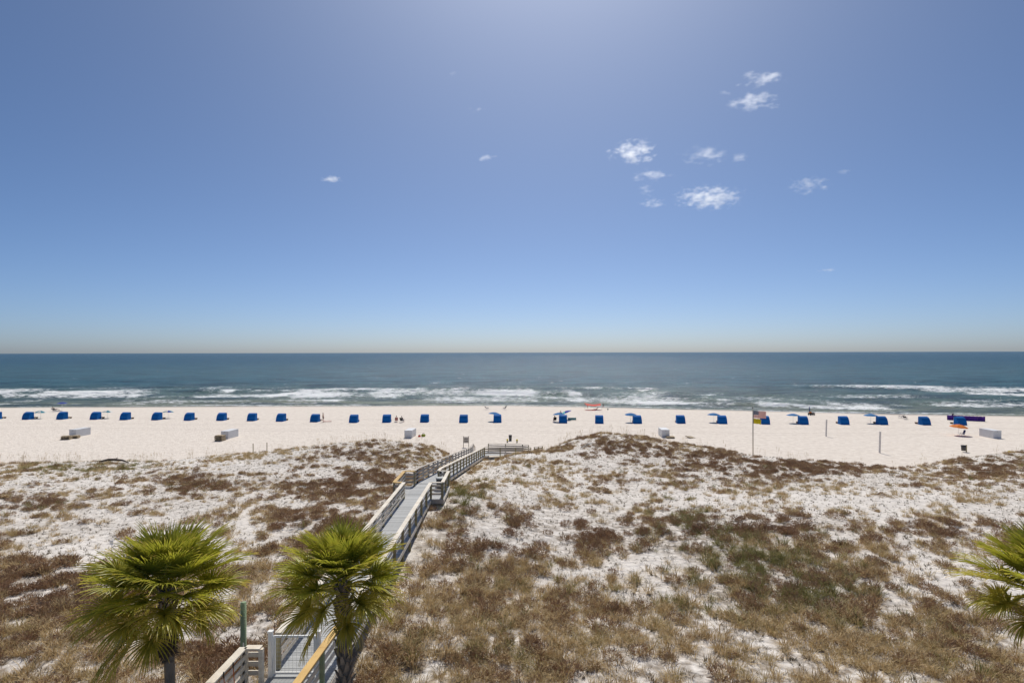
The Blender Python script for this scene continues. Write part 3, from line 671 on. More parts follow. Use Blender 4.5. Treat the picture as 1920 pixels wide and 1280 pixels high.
# ------------------------------------------------------------------ people
def remesh(mb, vox, name, m):
    me = mb.mesh('tmp', m); o = bpy.data.objects.new('tmp', me); COL.objects.link(o)
    md = o.modifiers.new('r', 'REMESH'); md.mode = 'VOXEL'; md.voxel_size = vox; md.use_smooth_shade = True
    sm_ = o.modifiers.new('s', 'SMOOTH'); sm_.iterations = 2; sm_.factor = .5
    dg = bpy.context.evaluated_depsgraph_get(); r = bpy.data.meshes.new_from_object(o.evaluated_get(dg)); r.name = name
    bpy.data.objects.remove(o); bpy.data.meshes.remove(me); return r
def cap(mb, a, b, ra, rb):
    a = Vector(a); b = Vector(b); d = (b - a).normalized()
    mb.tube([a - d * ra * .8, a - d * ra * .5, a, b, b + d * rb * .5, b + d * rb * .8], [ra * .55, ra * .86, ra, rb, rb * .86, rb * .55], 10)
def dirv(a): return Vector((0, math.sin(R(a)), math.cos(R(a))))
def figure(torso, thigh, shin, uarm, farm, foot=90, spread=.0):
    """a body in one pose facing +Y; hips at the origin of the pose, feet or seat set by the caller"""
    J = {}; hip = Vector((0, 0, 0)); ch = hip + dirv(torso) * .34; nk = hip + dirv(torso) * .50; hd = nk + dirv(torso * .6) * .17
    b = MB(); cap(b, hip, ch, .125, .135); cap(b, hip + Vector((-.06, 0, 0)), hip + Vector((.06, 0, 0)), .115, .115); cap(b, ch + Vector((-.08, 0, .02)), ch + Vector((.08, 0, .02)), .115, .115)
    cap(b, nk - dirv(torso) * .05, hd, .058, .05); b.ball(hd + Vector((0, .01, .02)), (.078, .098, .118), 14, 10)
    b.ball(hd + Vector((0, .108, .0)), (.014, .022, .022), 6, 5)
    for s in (-1, 1): b.ball(hd + Vector((s * .08, 0, .0)), (.012, .022, .032), 6, 5)
    shirt = MB(); cap(shirt, hip + dirv(torso) * .05, ch, .14, .15); cap(shirt, ch + Vector((-.1, 0, .02)), ch + Vector((.1, 0, .02)), .125, .125)
    sh = MB(); cap(sh, hip + Vector((-.06, 0, 0)), hip + Vector((.06, 0, 0)), .13, .13)
    for s in (-1, 1):
        S_ = nk - dirv(torso) * .045 + Vector((s * .17, 0, 0)); E = S_ + dirv(uarm) * .28 + Vector((s * .03, 0, 0)); W2 = E + dirv(farm) * .245
        cap(b, ch + Vector((s * .1, 0, .06)), S_, .06, .058); cap(b, S_, E, .052, .04); cap(b, E, W2, .04, .027)
        d = (W2 - E).normalized(); pc = W2 + d * .05; b.ball(pc, (.022, .044, .044), 8, 6)
        sdv = d.cross(Vector((1, 0, 0))).normalized()
        for k, ln in enumerate((.066, .076, .07, .055)):
            f0 = pc + d * .035 + sdv * (.030 - .02 * k); f1 = f0 + d * ln * .55; f2 = f1 + (d * .8 + Vector((-s * .5, 0, 0))).normalized() * ln * .5
            b.tube([f0 - d * .015, f0, f1, f2], [.0095, .0095, .009, .0075], 6)
        b.tube([W2 + d * .02, W2 + d * .045 + sdv * .04, W2 + d * .08 + sdv * .058], [.012, .011, .009], 6)
        cap(shirt, S_, S_ + (E - S_) * .5, .066, .06)
        H = hip + Vector((s * .09, 0, -.02)); K = H + dirv(thigh) * .42 + Vector((s * spread, 0, 0)); A = K + dirv(shin) * .40
        cap(b, H, K, .085, .056); cap(b, K, A, .054, .036); ft = A + dirv(shin + 0) * .04
        cap(b, ft, ft + dirv(foot) * .16, .036, .028); cap(sh, H, H + (K - H) * .5, .10, .088); J['ankle'] = A; J['knee'] = K
    hair = MB(); hair.ball(hd + Vector((0, -.022, .045)), (.09, .098, .105), 12, 8)
    J['head'] = hd; J['low'] = min(v[2] for v in b.v)
    return dict(body=remesh(b, .0095, 'body', M['skin']), shirt=remesh(shirt, .02, 'shirt', M['dark']), shorts=remesh(sh, .018, 'shorts', M['dark']), hair=remesh(hair, .016, 'hair', M['hair']), J=J)
POSE = {'stand': figure(0, 178, 181, 172, 160), 'sit': figure(-18, 84, 172, 150, 95), 'recline': figure(-48, 72, 118, 138, 85, foot=30)}
EYE = MB().ball((0, 0, 0), (.009, .006, .007), 6, 5).mesh('eye', M['black']); MOUTH = MB().box((0, 0, 0), (.04, .008, .008)).mesh('mouth', M['pink'])
def person(label, pose, loc, rz, shirt=None, shorts='navy_cloth', scale=1.0, seat=None):
    """loc is the spot on the ground; seat is the height of the hips above it"""
    P = POSE[pose]; J = P['J']; hz = -J['low'] if seat is None else seat
    t = thing('person', label, 'person', Vector(loc), rz, group='people on the beach'); t.scale = (scale,) * 3
    z = Vector((0, 0, hz)); o = obj('body', P['body'], t, z)
    for n, m in (('shirt', shirt), ('shorts', shorts)):
        if m:
            c = obj(n, P[n], t, z); c.material_slots[0].link = 'OBJECT'; c.material_slots[0].material = M[m]
    obj('hair', P['hair'], t, z); hd = J['head']
    for s in (-1, 1): obj('eye', EYE, o, hd + Vector((s * .032, .1, .02)))
    obj('mouth', MOUTH, o, hd + Vector((0, .098, -.045)))
    return t
def chair(label, loc, rz, fabric='navy_cloth', frame='white_paint', rec=28):
    t = thing('beach_chair', label, 'beach chair', loc, rz, group='folding beach chairs')
    b0 = Vector((0, -.22, .27)); bt = b0 + Vector((0, -math.sin(R(rec)), math.cos(R(rec)))) * .68
    o = MB().bar((0, .28, .33), (0, -.22, .27), .54, .02).build('seat', M[fabric], t)
    MB().bar(b0, bt, .54, .02, up=(0, 1, 0)).build('backrest', M[fabric], t)
    for s in (-1, 1):
        x_ = s * .285
        MB().tube([(x_, -.24, .25), bt + Vector((x_, 0, .02))], .013, 6).build('back_post', M[frame], t); MB().tube([(x_, .30, .34), (x_, -.28, .26)], .013, 6).build('seat_rail', M[frame], t)
        MB().tube([(x_, .26, .0), (x_, -.02, .48)], .013, 6).build('leg', M[frame], t); MB().tube([(x_, -.42, .0), (x_, .10, .46)], .013, 6).build('leg', M[frame], t)
        MB().box((x_, -.08, .49), (.05, .42, .025)).build('armrest', M[frame], t)
    return t
def spot(px, py):
    p = G(px, py); return p
p = spot(605.5, 789.6); person('person in dark swimwear standing beside the tenth cabana from the left', 'stand', p, R(-80), None, 'dark')
t = thing('low_lounger', 'low pink folding lounger on the sand beside the tenth cabana', 'lounger', spot(614, 789.8), R(-75))
MB().bar((0, -.5, .2), (0, .7, .2), .55, .04).build('seat', M['pink'], t); MB().bar((0, -.5, .21), (0, -1.0, .5), .55, .04).build('backrest', M['pink'], t)
for yy in (-.45, .6): MB().tube([(-.27, yy, 0), (-.27, yy, .2), (.27, yy, .2), (.27, yy, 0)], .013, 6).build('leg', M['steel'], t)
def seated(px, py, plabel, clabel, rz, shirt, shorts, fabric, frame='white_paint', pose='sit', rec=28):
    p = spot(px, py); chair(clabel, p, rz, fabric, frame, rec); person(plabel, pose, p, rz, shirt, shorts, seat=.41)
seated(743, 789.6, 'person without a shirt seated by the twelfth cabana, on the left of two', 'beach chair under the left of the two people by the twelfth cabana', R(12), None, 'navy_cloth', 'pink')
seated(754, 790.3, 'dark-clad person seated by the twelfth cabana, on the right of two', 'dark beach chair under the dark-clad person by the twelfth cabana', R(-25), 'dark', 'dark', 'dark')
seated(1039.5, 790.5, 'dark-clad person seated left of the sixteenth cabana', 'dark beach chair left of the sixteenth cabana', R(10), 'dark', 'navy_cloth', 'dark')
seated(103, 767.5, 'person in dark clothes reclining at the water under the navy umbrella', 'dark reclined beach chair at the water under the navy umbrella', R(-75), 'dark', 'dark', 'dark', 'steel', 'recline', 50)
p = spot(1051, 786.5); person('person in a dark top standing behind the blue umbrella of the sixteenth cabana', 'stand', p, R(170), 'dark', 'navy_cloth')
chair('small dark empty chair near the water, left of a pair', spot(914, 767), R(-60), 'dark', 'steel', 50)
chair('small dark empty chair near the water, right of a pair', spot(945, 767.2), R(60), 'dark', 'steel', 35)
chair('dark reclined chair near the water right of the twenty-fourth cabana, left one', spot(1687, 786.5), R(65), 'dark', 'steel', 60)
chair('dark reclined chair near the water right of the twenty-fourth cabana, right one', spot(1697.5, 788.5), R(-50), 'dark', 'steel', 60)
q = spot(116, 766); q.z = T(q.x, q.y); umbrella('navy beach umbrella at the water near the left edge', q, ['umb_navy'], h=1.75, r=1.0, dome=.25)
# umbrella lying tilted, windscreen behind the sixteenth cabana
q = spot(1066, 787); umbrella('tilted blue and aqua umbrella behind the sixteenth cabana', q, ['umb_navy', 'umb_navy', 'umb_aqua', 'umb_aqua'], h=1.55, r=1.25, tilt=24, rz=R(-100))
a = spot(1064.5, 788); b = spot(1080, 788)
t = thing('windscreen', 'low teal cloth windscreen right of the sixteenth cabana', 'windscreen', a)
d = b - a; o = MB().add([(d.x * k / 8, .03 * math.sin(k * 1.9), z_) for k in range(9) for z_ in (.05, .48)], [(2 * k, 2 * k + 2, 2 * k + 3, 2 * k + 1) for k in range(8)]).build('cloth', M['teal_cloth'], t); o.modifiers.new('s', 'SOLIDIFY').thickness = .01
for k in range(3): MB().tube([(d.x * k / 2, .02, -.1), (d.x * k / 2, .02, .55)], .015, 6).build('stake', M['tan_post'], t)
# red sunshade with its party
c0 = spot(1112, 768.5); t = thing('sunshade', 'red cloth sunshade stretched on poles at the waterline', 'sunshade', c0, SEAWARD)
mb = MB(); n = 10
for i in range(n + 1):
    for j in range(n + 1):
        u_, v_ = i / n * 2 - 1, j / n * 2 - 1; e = u_ * u_ * v_ * v_
        mb.v.append((u_ * 1.95 * (1 - .16 * (1 - v_ * v_)), v_ * 1.2 * (1 - .2 * (1 - u_ * u_)), 1.12 + .16 * e - .12 * (1 - abs(u_)) + .10 * v_ - .06 * u_))
mb.f = [(i * (n + 1) + j, (i + 1) * (n + 1) + j, (i + 1) * (n + 1) + j + 1, i * (n + 1) + j + 1) for i in range(n) for j in range(n)]; mb.m = [0] * len(mb.f)
o = mb.build('canopy', M['red'], t, True); o.modifiers.new('s', 'SOLIDIFY').thickness = .008
for u_ in (-1, 1):
    for v_ in (-1, 1): MB().tube([(u_ * 1.9, v_ * 1.15, -.1), (u_ * 1.93, v_ * 1.18, 1.3)], .018, 6).build('pole', M['steel'], t)
p = spot(1107, 770); t = thing('beach_towel', 'dark red towel spread on the sand under the red sunshade', 'towel', p, SEAWARD)
o = MB().add([(x_ * .3 - 1.1, y_ * .45, .03 + .015 * math.sin(x_ * 2.1 + y_)) for x_ in range(8) for y_ in range(3)], [(x_ * 3 + y_, x_ * 3 + y_ + 3, x_ * 3 + y_ + 4, x_ * 3 + y_ + 1) for x_ in range(7) for y_ in range(2)]).build('cloth', M['red'], t); o.modifiers.new('s', 'SOLIDIFY').thickness = .012
p = spot(1117, 769.6); person('person in red shorts sitting on the sand under the red sunshade', 'recline', p, R(80), None, 'red', seat=.14)
p = spot(1131, 765); person('small person in dark clothes standing right of the red sunshade', 'stand', p, R(20), 'dark', 'dark', scale=.68)
p = spot(1101.5, 765.5); person('small person without a shirt standing under the left end of the red sunshade', 'stand', p, R(-60), None, 'red', scale=.62)
t = thing('sand_pail', 'small dark sand pail right of the red sunshade', 'pail', spot(1139.5, 768.8)); MB().tube([(0, 0, 0), (0, 0, .3)], [.13, .18], 10).build('body', M['bin'], t, True); MB().tube([(.17, 0, .3), (.1, 0, .48), (-.1, 0, .48), (-.17, 0, .3)], .012, 5).build('handle', M['steel'], t)
# bags beside the lone box
for (px, py, m, s, nm) in ((786, 818, 'red', .24, 'small red bag on the sand beside the lone white box'), (793.5, 817.5, 'yellowgreen', .36, 'yellow-green bag on the sand beside the lone white box')):
    p = spot(px, py); t = thing('beach_bag', nm, 'bag', p, .4); MB().ball((0, 0, s * .55), (s, s * .7, s * .62), 12, 8).build('body', M[m], t, True); MB().tube([(-s * .5, 0, s), (-s * .25, 0, s * 1.45), (s * .25, 0, s * 1.45), (s * .5, 0, s)], .03, 6).build('strap', M['dark'], t)
# purple windbreak
a = G(1775.6, 790.6, 0.0); b = G(1847, 793.9, 0.0); z = T(a.x, a.y); t = thing('windbreak', 'long purple cloth windbreak behind the last cabana on the right', 'windbreak', (a.x, a.y, z)); d = b - a; d.z = 0; nrm = Vector((-d.y, d.x, 0)).normalized()
N_ = 30; V = []
for k in range(N_ + 1):
    q = d * k / N_ + nrm * (.05 * math.sin(k * 1.3)); V += [q + Vector((0, 0, .02)), q + Vector((0, 0, .45)) + nrm * .05, q + Vector((0, 0, .92 + .03 * math.sin(k * 2.2)))]
o = MB().add(V, [f for k in range(N_) for f in ((3 * k, 3 * k + 3, 3 * k + 4, 3 * k + 1), (3 * k + 1, 3 * k + 4, 3 * k + 5, 3 * k + 2))]).build('cloth', M['purple'], t); o.modifiers.new('s', 'SOLIDIFY').thickness = .01
for k in range(6): q = d * k / 5 + nrm * .03; MB().tube([q + Vector((0, 0, -.1)), q + Vector((0, 0, 1.02))], .018, 6).build('stake', M['lounger_wood'], t)
chair('dark chair peeping over the left end of the purple windbreak', spot(1790, 788.2) + Vector((0, 1.0, 0)), R(20), 'dark', 'steel', 15)
# orange umbrella and striped chair
p = spot(1796, 819.5); umbrella('orange beach umbrella standing apart at far right', p, ['orange'], h=1.42, r=1.22, dome=.42, tilt=5, rz=R(40))
chair('blue folding beach chair with white frame under the orange umbrella', spot(1803, 820.5), R(78), 'navy_cloth', 'white_paint', 18)
# beach wagon
p = spot(1521, 780.5); t = thing('beach_wagon', 'dark beach wagon with a bent white frame near the waterline', 'wagon', p, R(10))
MB().box((0, 0, .35), (1.15, .55, .3)).build('tray', M['dark'], t)
for sx in (-1, 1):
    for sy in (-1, 1): MB().tube([(sx * .42, sy * .27, .16), (sx * .42, sy * .33, .16)], .16, 12).build('wheel', M['black'], t)
MB().tube([(.0, -.2, .5), (.15, -.2, .85), (.5, -.2, .9), (.72, -.2, .5), (.8, -.2, .25)], .025, 6).build('handle', M['steel'], t)
t = thing('beach_bag', 'orange bag lying in the dark beach wagon', 'bag', p + Vector((-.25, -.12, .5))); MB().ball((0, 0, .08), (.3, .2, .18), 10, 7).build('body', M['orange'], t, True); MB().tube([(-.15, 0, .2), (0, 0, .34), (.15, 0, .2)], .02, 5).build('strap', M['dark'], t)
t = thing('folded_umbrella', 'folded dark umbrella standing upright in the beach wagon', 'umbrella', p + Vector((-.3, .12, .48))); MB().tube([(0, 0, 0), (0, 0, .5), (0, 0, 1.2), (0, 0, 1.3)], [.07, .1, .06, .01], 8).build('canopy', M['navy_cloth'], t, True); MB().tube([(0, 0, -.1), (0, 0, 1.4)], .015, 5).build('pole', M['steel'], t)
# posts, bins, sign, bollards, stakes
for px, pt, pb, lab in ((1549, 789, 820, 'leaning grey post standing on the beach behind the dune, farther and shorter'), (1649.5, 812, 851.5, 'leaning grey post on the sand tongue, nearer and taller')):
    p = spot(px, pb); h = (pb - pt) * p.y / F; t = thing('beach_post', lab, 'post', p, group='grey posts on the beach')
    MB().box((0, 0, h / 2 - .15), (.16, .16, h + .3), Matrix.Rotation(R(2), 3, 'Y')).build('shaft', M['grey_post'], t); MB().box((.075, 0, h - .0), (.19, .19, .04)).build('cap', M['grey_post'], t)
barrel(spot(956.5, 825.6), 'dark trash bin on the beach straight beyond the boardwalk end', h=.78, r=.24)
barrel(spot(1806, 850.5), 'dark trash bin tied to a tan post at the right end of the dune', post='tan_post', h=.66, r=.27)
for px, py, lab in ((951, 829, 'short yellow bollard beyond the boardwalk ramp, left one'), (969, 829.5, 'short yellow bollard beyond the boardwalk ramp, right one'), (1892, 856, 'short yellow bollard on the dune edge at far right')):
    p = spot(px, py); t = thing('bollard', lab, 'bollard', p, group='yellow bollards'); MB().tube([(0, 0, -.1), (0, 0, .38)], .11, 10).build('shaft', M['tan_post'], t, True); MB().tube([(0, 0, .3), (0, 0, .46), (0, 0, .5)], [.125, .125, .07], 10).build('cap', M['yellow'], t, True)
p = spot(873.5, 838); t = thing('notice_board', 'dark notice board on two posts beside the boardwalk end', 'notice board', p, R(3))
for s in (-1, 1): MB().box((s * .36, 0, .75), (.07, .07, 1.6)).build('post', M['dark_drift'], t)
o = MB().box((0, -.02, 1.02), (.62, .04, .82)).build('panel', M['grey_wood'], t)
for k in range(5): MB().box((0, -.045, .72 + k * .14), (.5, .008, .05)).build('notice', M['bin'] if k % 2 else M['umb_white'], o)
for px, py, hh, lab in ((472.7, 850.8, .95, 'thin wooden stake on the dune crest, left of two'), (498.7, 847, .95, 'thin wooden stake on the dune crest, right of two')):
    x_ = (px - 960) * 63 / F; t = thing('wooden_stake', lab, 'stake', (x_, 63.2, T(x_, 63.2)), group='wooden stakes on the left dune crest'); MB().box((0, 0, hh / 2 - .15), (.07, .07, hh + .3)).build('shaft', M['tan_post'], t); MB().box((0, 0, hh + .01), (.055, .055, .03)).build('tip', M['lounger_wood'], t)
p = spot(209, 1030); t = thing('small_sign', 'tiny white sign on a stake in the left dune grass', 'sign', p); MB().box((0, 0, .25), (.03, .03, .6)).build('stake', M['grey_post'], t); MB().box((0, -.03, .5), (.2, .012, .26)).build('plate', M['white_paint'], t)
def log(label, pts, rad, m, z=.03):
    P = [Vector((x_, y_, T(x_, y_) + z + dz)) for x_, y_, dz in pts]; t = thing('driftwood_log', label, 'driftwood', P[0]); Q = [q - P[0] for q in P]; MB().tube(Q, [rad * f for f in (.7, 1, 1.05, .8, .45)][:len(Q)], 8).build('stem', M[m], t, True)
    MB().tube([Q[2], Q[2] + Vector((.25, .1, .22))], [rad * .5, rad * .2], 6).build('branch_stub', M[m], t, True)
x0 = (1099 - 960) * 63 / F; log('pale driftwood log on the dune right of the boardwalk', [(x0 - .65, 62.4, .08), (x0 - .3, 62.7, .12), (x0, 63, .16), (x0 + .4, 63.3, .2), (x0 + .8, 63.5, .22)], .07, 'drift')
x0 = (205 - 960) * 59 / F; log('dark driftwood log on the left dune crest', [(x0 - 1.5, 59.6, .05), (x0 - .7, 59.8, .22), (x0, 59.8, .24), (x0 + .9, 59.7, .18), (x0 + 1.7, 59.4, .05)], .12, 'dark_drift')

# ------------------------------------------------------------------ flagpole and flags
xp = (1411.5 - 960) * 65.5 / F; yp = 65.5; zg = T(xp, yp); ztop = CAM_H - (767 - hor(1412)) * yp / F
t = thing('flagpole', 'tall metal flagpole behind the right dune', 'flagpole', (xp, yp, zg - .2)); MB().tube([(0, 0, 0), (0, 0, ztop - zg + .2)], [.065, .045], 10).build('shaft', M['pole'], t, True); MB().ball((0, 0, ztop - zg + .25), .08, 10, 6).build('finial', M['black'], t, True)
def flag(name, label, z, wd, hg, m, seed, sag):
    nx, ny = 20, 12; V = []; uv = []
    for i in range(nx + 1):
        for j in range(ny + 1):
            u_, v_ = i / nx, j / ny; V.append((u_ * wd * .97, .09 * u_ * math.sin(u_ * 7 + v_ * 1.5 + seed), (v_ - 1) * hg - sag * u_ ** 1.3 + .03 * math.sin(u_ * 9 + seed) * u_)); uv.append((u_, v_))
    Fc = [(i * (ny + 1) + j, (i + 1) * (ny + 1) + j, (i + 1) * (ny + 1) + j + 1, i * (ny + 1) + j + 1) for i in range(nx) for j in range(ny)]
    me = bpy.data.meshes.new(name); me.from_pydata(V, [], Fc); me.materials.append(m); l = me.uv_layers.new(name='UVMap')
    for p_ in me.polygons:
        for li, vi in zip(p_.loop_indices, p_.vertices): l.data[li].uv = uv[vi]
        p_.use_smooth = True
    root = thing(name, label, 'flag', (xp + .06, yp - .03, z), R(-6)); o = obj('cloth', me, root); o.modifiers.new('s', 'SOLIDIFY').thickness = .006
    MB().tube([(-.01, 0, .02), (-.01, 0, -hg - .02)], .012, 5).build('hoist_rope', M['umb_white'], root)
def stripes():
    m = bpy.data.materials.new('stars_and_stripes'); m.use_nodes = True; t = m.node_tree; N = t.nodes; L = t.links; b = N['Principled BSDF']; b.inputs['Roughness'].default_value = .8
    uv = N.new('ShaderNodeUVMap'); sp = N.new('ShaderNodeSeparateXYZ'); L.new(uv.outputs[0], sp.inputs[0])
    def ma(op, a, c=0.0, d=0.0):
        n = N.new('ShaderNodeMath'); n.operation = op
        for i, q in enumerate((a, c, d)):
            if isinstance(q, (int, float)): n.inputs[i].default_value = q
            else: L.new(q, n.inputs[i])
        return n.outputs[0]
    def mix(f, a, c):
        n = N.new('ShaderNodeMix'); n.data_type = 'RGBA'; L.new(f, n.inputs[0])
        for i, q in ((6, a), (7, c)):
            if isinstance(q, tuple): n.inputs[i].default_value = (*q, 1)
            else: L.new(q, n.inputs[i])
        return n.outputs[2]
    U, V = sp.outputs[0], sp.outputs[1]
    odd = ma('LESS_THAN', ma('MODULO', ma('FLOOR', ma('MULTIPLY', V, 13)), 2), .5)
    c = mix(odd, (.78, .74, .7), (.5, .045, .045))
    canton = ma('MULTIPLY', ma('LESS_THAN', U, .4), ma('GREATER_THAN', V, 6 / 13))
    fu = ma('SUBTRACT', ma('FRACT', ma('MULTIPLY', U, 15)), .5); fv = ma('SUBTRACT', ma('FRACT', ma('MULTIPLY', ma('SUBTRACT', V, 6 / 13), 9.3)), .5)
    star = ma('LESS_THAN', ma('ADD', ma('MULTIPLY', fu, fu), ma('MULTIPLY', fv, fv)), .07)
    c = mix(canton, c, mix(star, (.02, .025, .12), (.75, .75, .75)))
    L.new(c, b.inputs['Base Color']); tr = N.new('ShaderNodeBsdfTranslucent'); L.new(c, tr.inputs[0]); ms = N.new('ShaderNodeMixShader'); ms.inputs[0].default_value = .65
    L.new(b.outputs[0], ms.inputs[1]); L.new(tr.outputs[0], ms.inputs[2]); L.new(ms.outputs[0], N['Material Output'].inputs[0]); return m
flag('national_flag', 'red and white striped flag with starry blue canton on the flagpole', ztop - .28, 1.45, .82, stripes(), .4, .12)
flag('warning_flag', 'plain yellow flag flying under the striped flag', ztop - 1.16, .85, .58, M['yellow'], 1.7, .12)

# ------------------------------------------------------------------ dune plants
def blade_mat(name, cols, tr=.25):
    m = bpy.data.materials.new(name); m.use_nodes = True; t = m.node_tree; N = t.nodes; L = t.links; b = N['Principled BSDF']; b.inputs['Roughness'].default_value = .8; b.inputs['Specular IOR Level'].default_value = .15
    oi = N.new('ShaderNodeObjectInfo'); geo = N.new('ShaderNodeNewGeometry'); no = N.new('ShaderNodeTexNoise'); no.inputs['Scale'].default_value = .5; no.inputs['Detail'].default_value = 3; L.new(geo.outputs['Position'], no.inputs[0])
    ri = geo.outputs['Random Per Island']
    a = N.new('ShaderNodeMath'); a.operation = 'MULTIPLY_ADD'; L.new(oi.outputs['Random'], a.inputs[0]); a.inputs[1].default_value = .45; L.new(no.outputs[0], a.inputs[2])
    a2 = N.new('ShaderNodeMath'); a2.operation = 'MULTIPLY_ADD'; L.new(ri, a2.inputs[0]); a2.inputs[1].default_value = .45; L.new(a.outputs[0], a2.inputs[2])
    mr = N.new('ShaderNodeMapRange'); mr.inputs[1].default_value = .45; mr.inputs[2].default_value = 1.35; L.new(a2.outputs[0], mr.inputs[0])
    cr = N.new('ShaderNodeValToRGB'); e = cr.color_ramp.elements
    e[0].color = (*cols[0], 1); e[1].color = (*cols[-1], 1)
    for i, c in enumerate(cols[1:-1]): q = e.new((i + 1) / (len(cols) - 1)); q.color = (*c, 1)
    L.new(mr.outputs[0], cr.inputs[0]); L.new(cr.outputs[0], b.inputs['Base Color'])
    tn = N.new('ShaderNodeBsdfTranslucent'); L.new(cr.outputs[0], tn.inputs[0]); ms = N.new('ShaderNodeMixShader'); ms.inputs[0].default_value = tr
    L.new(b.outputs[0], ms.inputs[1]); L.new(tn.outputs[0], ms.inputs[2]); L.new(ms.outputs[0], N['Material Output'].inputs[0]); return m
def tuft(seed, n, h, spread, rb, wd, lean=.5, mats=None):
    r = random.Random(seed); mb = MB()
    for k in range(n):
        a = r.uniform(0, 2 * math.pi); q = rb * math.sqrt(r.random()); p = Vector((q * math.cos(a), q * math.sin(a), -.04)); az = a + r.uniform(-.8, .8); L_ = h * r.uniform(.45, 1.1)
        ln = lean * r.uniform(.2, 1.2) * (q / rb + .35); d = Vector((math.cos(az) * math.sin(ln), math.sin(az) * math.sin(ln), math.cos(ln))); side = Vector((-math.sin(az + r.uniform(-1, 1)), math.cos(az), 0)).normalized() * wd * r.uniform(.6, 1.2)
        m_ = p + d * L_ * .55; ln2 = ln + spread * r.uniform(.2, 1.0); d2 = Vector((math.cos(az) * math.sin(ln2), math.sin(az) * math.sin(ln2), math.cos(ln2))); e = m_ + d2 * L_ * .5
        mb.add([p - side * .7, p + side * .7, m_ + side * .6, m_ - side * .6, e], [(0, 1, 2, 3), (3, 2, 4)])
    return mb
def brush(seed, n, w_, h, wd):
    """a low wiry bush: short twigs and leaflets through a flattened dome"""
    r = random.Random(seed); mb = MB()
    for k in range(n):
        a = r.uniform(0, 6.283); q = math.sqrt(r.random()); z = h * (1 - q * q * .8) * r.random() ** .6; p = Vector((w_ * q * math.cos(a), w_ * q * math.sin(a), z)); L_ = r.uniform(.06, .17)
        d = Vector((math.cos(a) * .5 + r.uniform(-.7, .7), math.sin(a) * .5 + r.uniform(-.7, .7), r.uniform(.1, 1.1))).normalized(); s = d.cross(Vector((r.uniform(-1, 1), r.uniform(-1, 1), .3))).normalized() * wd * r.uniform(.6, 1.3)
        mb.add([p - s, p + s, p + d * L_ + s * .4, p + d * L_ - s * .4], [(0, 1, 2, 3)])
    for k in range(10):
        a = r.uniform(0, 6.283); e = Vector((w_ * .8 * math.cos(a), w_ * .8 * math.sin(a), h * r.uniform(.4, .9))); mb.add([(-.006, 0, -.05), (.006, 0, -.05), e + Vector((.004, 0, 0)), e - Vector((.004, 0, 0))], [(0, 1, 2, 3)])
    return mb
def stalk(seed, h):
    r = random.Random(seed); mb = MB()
    for k in range(3):
        a = r.uniform(0, 6.28); b_ = Vector((.08 * math.cos(a), .08 * math.sin(a), -.05)); hh = h * r.uniform(.7, 1.1); bend = Vector((.12 * math.cos(a), .12 * math.sin(a), 0)) * hh
        P = [b_, b_ + Vector((0, 0, hh * .6)) + bend * .3, b_ + Vector((0, 0, hh)) + bend]; mb.tube(P, [.0035, .003, .002], 3, False)
        for q in range(5): c = P[2] + Vector((r.uniform(-.02, .02), r.uniform(-.02, .02), -.05 * q)) + bend * .05; mb.add([c, c + Vector((.025, 0, -.02)), c + Vector((.01, .02, -.07))], [(0, 1, 2)])
    return mb
MT = blade_mat('dry_grass', [(.31, .205, .10), (.54, .39, .205), (.68, .53, .30), (.42, .33, .145)])
MG = blade_mat('green_grass', [(.16, .165, .055), (.30, .26, .11), (.23, .23, .07), (.42, .35, .18)])
MBR = blade_mat('brown_brush', [(.21, .125, .075), (.34, .205, .12), (.44, .295, .18), (.31, .205, .115)], .15)
MSP = blade_mat('dark_sprigs', [(.11, .075, .05), (.20, .145, .095), (.15, .125, .07), (.25, .19, .12)], .15)
def scatter(name, label_mats, protos, P, rot, scl, idx):
    col = bpy.data.collections.new(name + '_kinds')
    for i, mb in enumerate(protos):
        o = bpy.data.objects.new(f'{name}_{i:02d}', mb.mesh(name, label_mats)); col.objects.link(o)
    me = bpy.data.meshes.new(name); me.from_pydata(P.tolist(), [], [])
    for n, ty, k, a in (('rot', 'FLOAT_VECTOR', 'vector', rot), ('scl', 'FLOAT', 'value', scl), ('kind_index', 'INT', 'value', idx)):
        at = me.attributes.new(n, ty, 'POINT'); at.data.foreach_set(k, np.ascontiguousarray(a).ravel())
    o = obj(name, me); tag(o, kind='stuff')
    g = bpy.data.node_groups.new(name, 'GeometryNodeTree'); g.interface.new_socket('Geometry', in_out='INPUT', socket_type='NodeSocketGeometry'); g.interface.new_socket('Geometry', in_out='OUTPUT', socket_type='NodeSocketGeometry')
    N = g.nodes; L = g.links; gi = N.new('NodeGroupInput'); go = N.new('NodeGroupOutput'); ip = N.new('GeometryNodeInstanceOnPoints'); ci = N.new('GeometryNodeCollectionInfo')
    ci.inputs['Collection'].default_value = col; ci.inputs['Separate Children'].default_value = True; ci.inputs['Reset Children'].default_value = True
    def na(n, ty):
        q = N.new('GeometryNodeInputNamedAttribute'); q.data_type = ty; q.inputs[0].default_value = n; return q.outputs[0]
    L.new(gi.outputs[0], ip.inputs['Points']); L.new(ci.outputs[0], ip.inputs['Instance']); ip.inputs['Pick Instance'].default_value = True
    L.new(na('kind_index', 'INT'), ip.inputs['Instance Index']); L.new(na('rot', 'FLOAT_VECTOR'), ip.inputs['Rotation']); L.new(na('scl', 'FLOAT'), ip.inputs['Scale'])
    L.new(ip.outputs[0], go.inputs[0]); md = o.modifiers.new('scatter', 'NODES'); md.node_group = g; return o
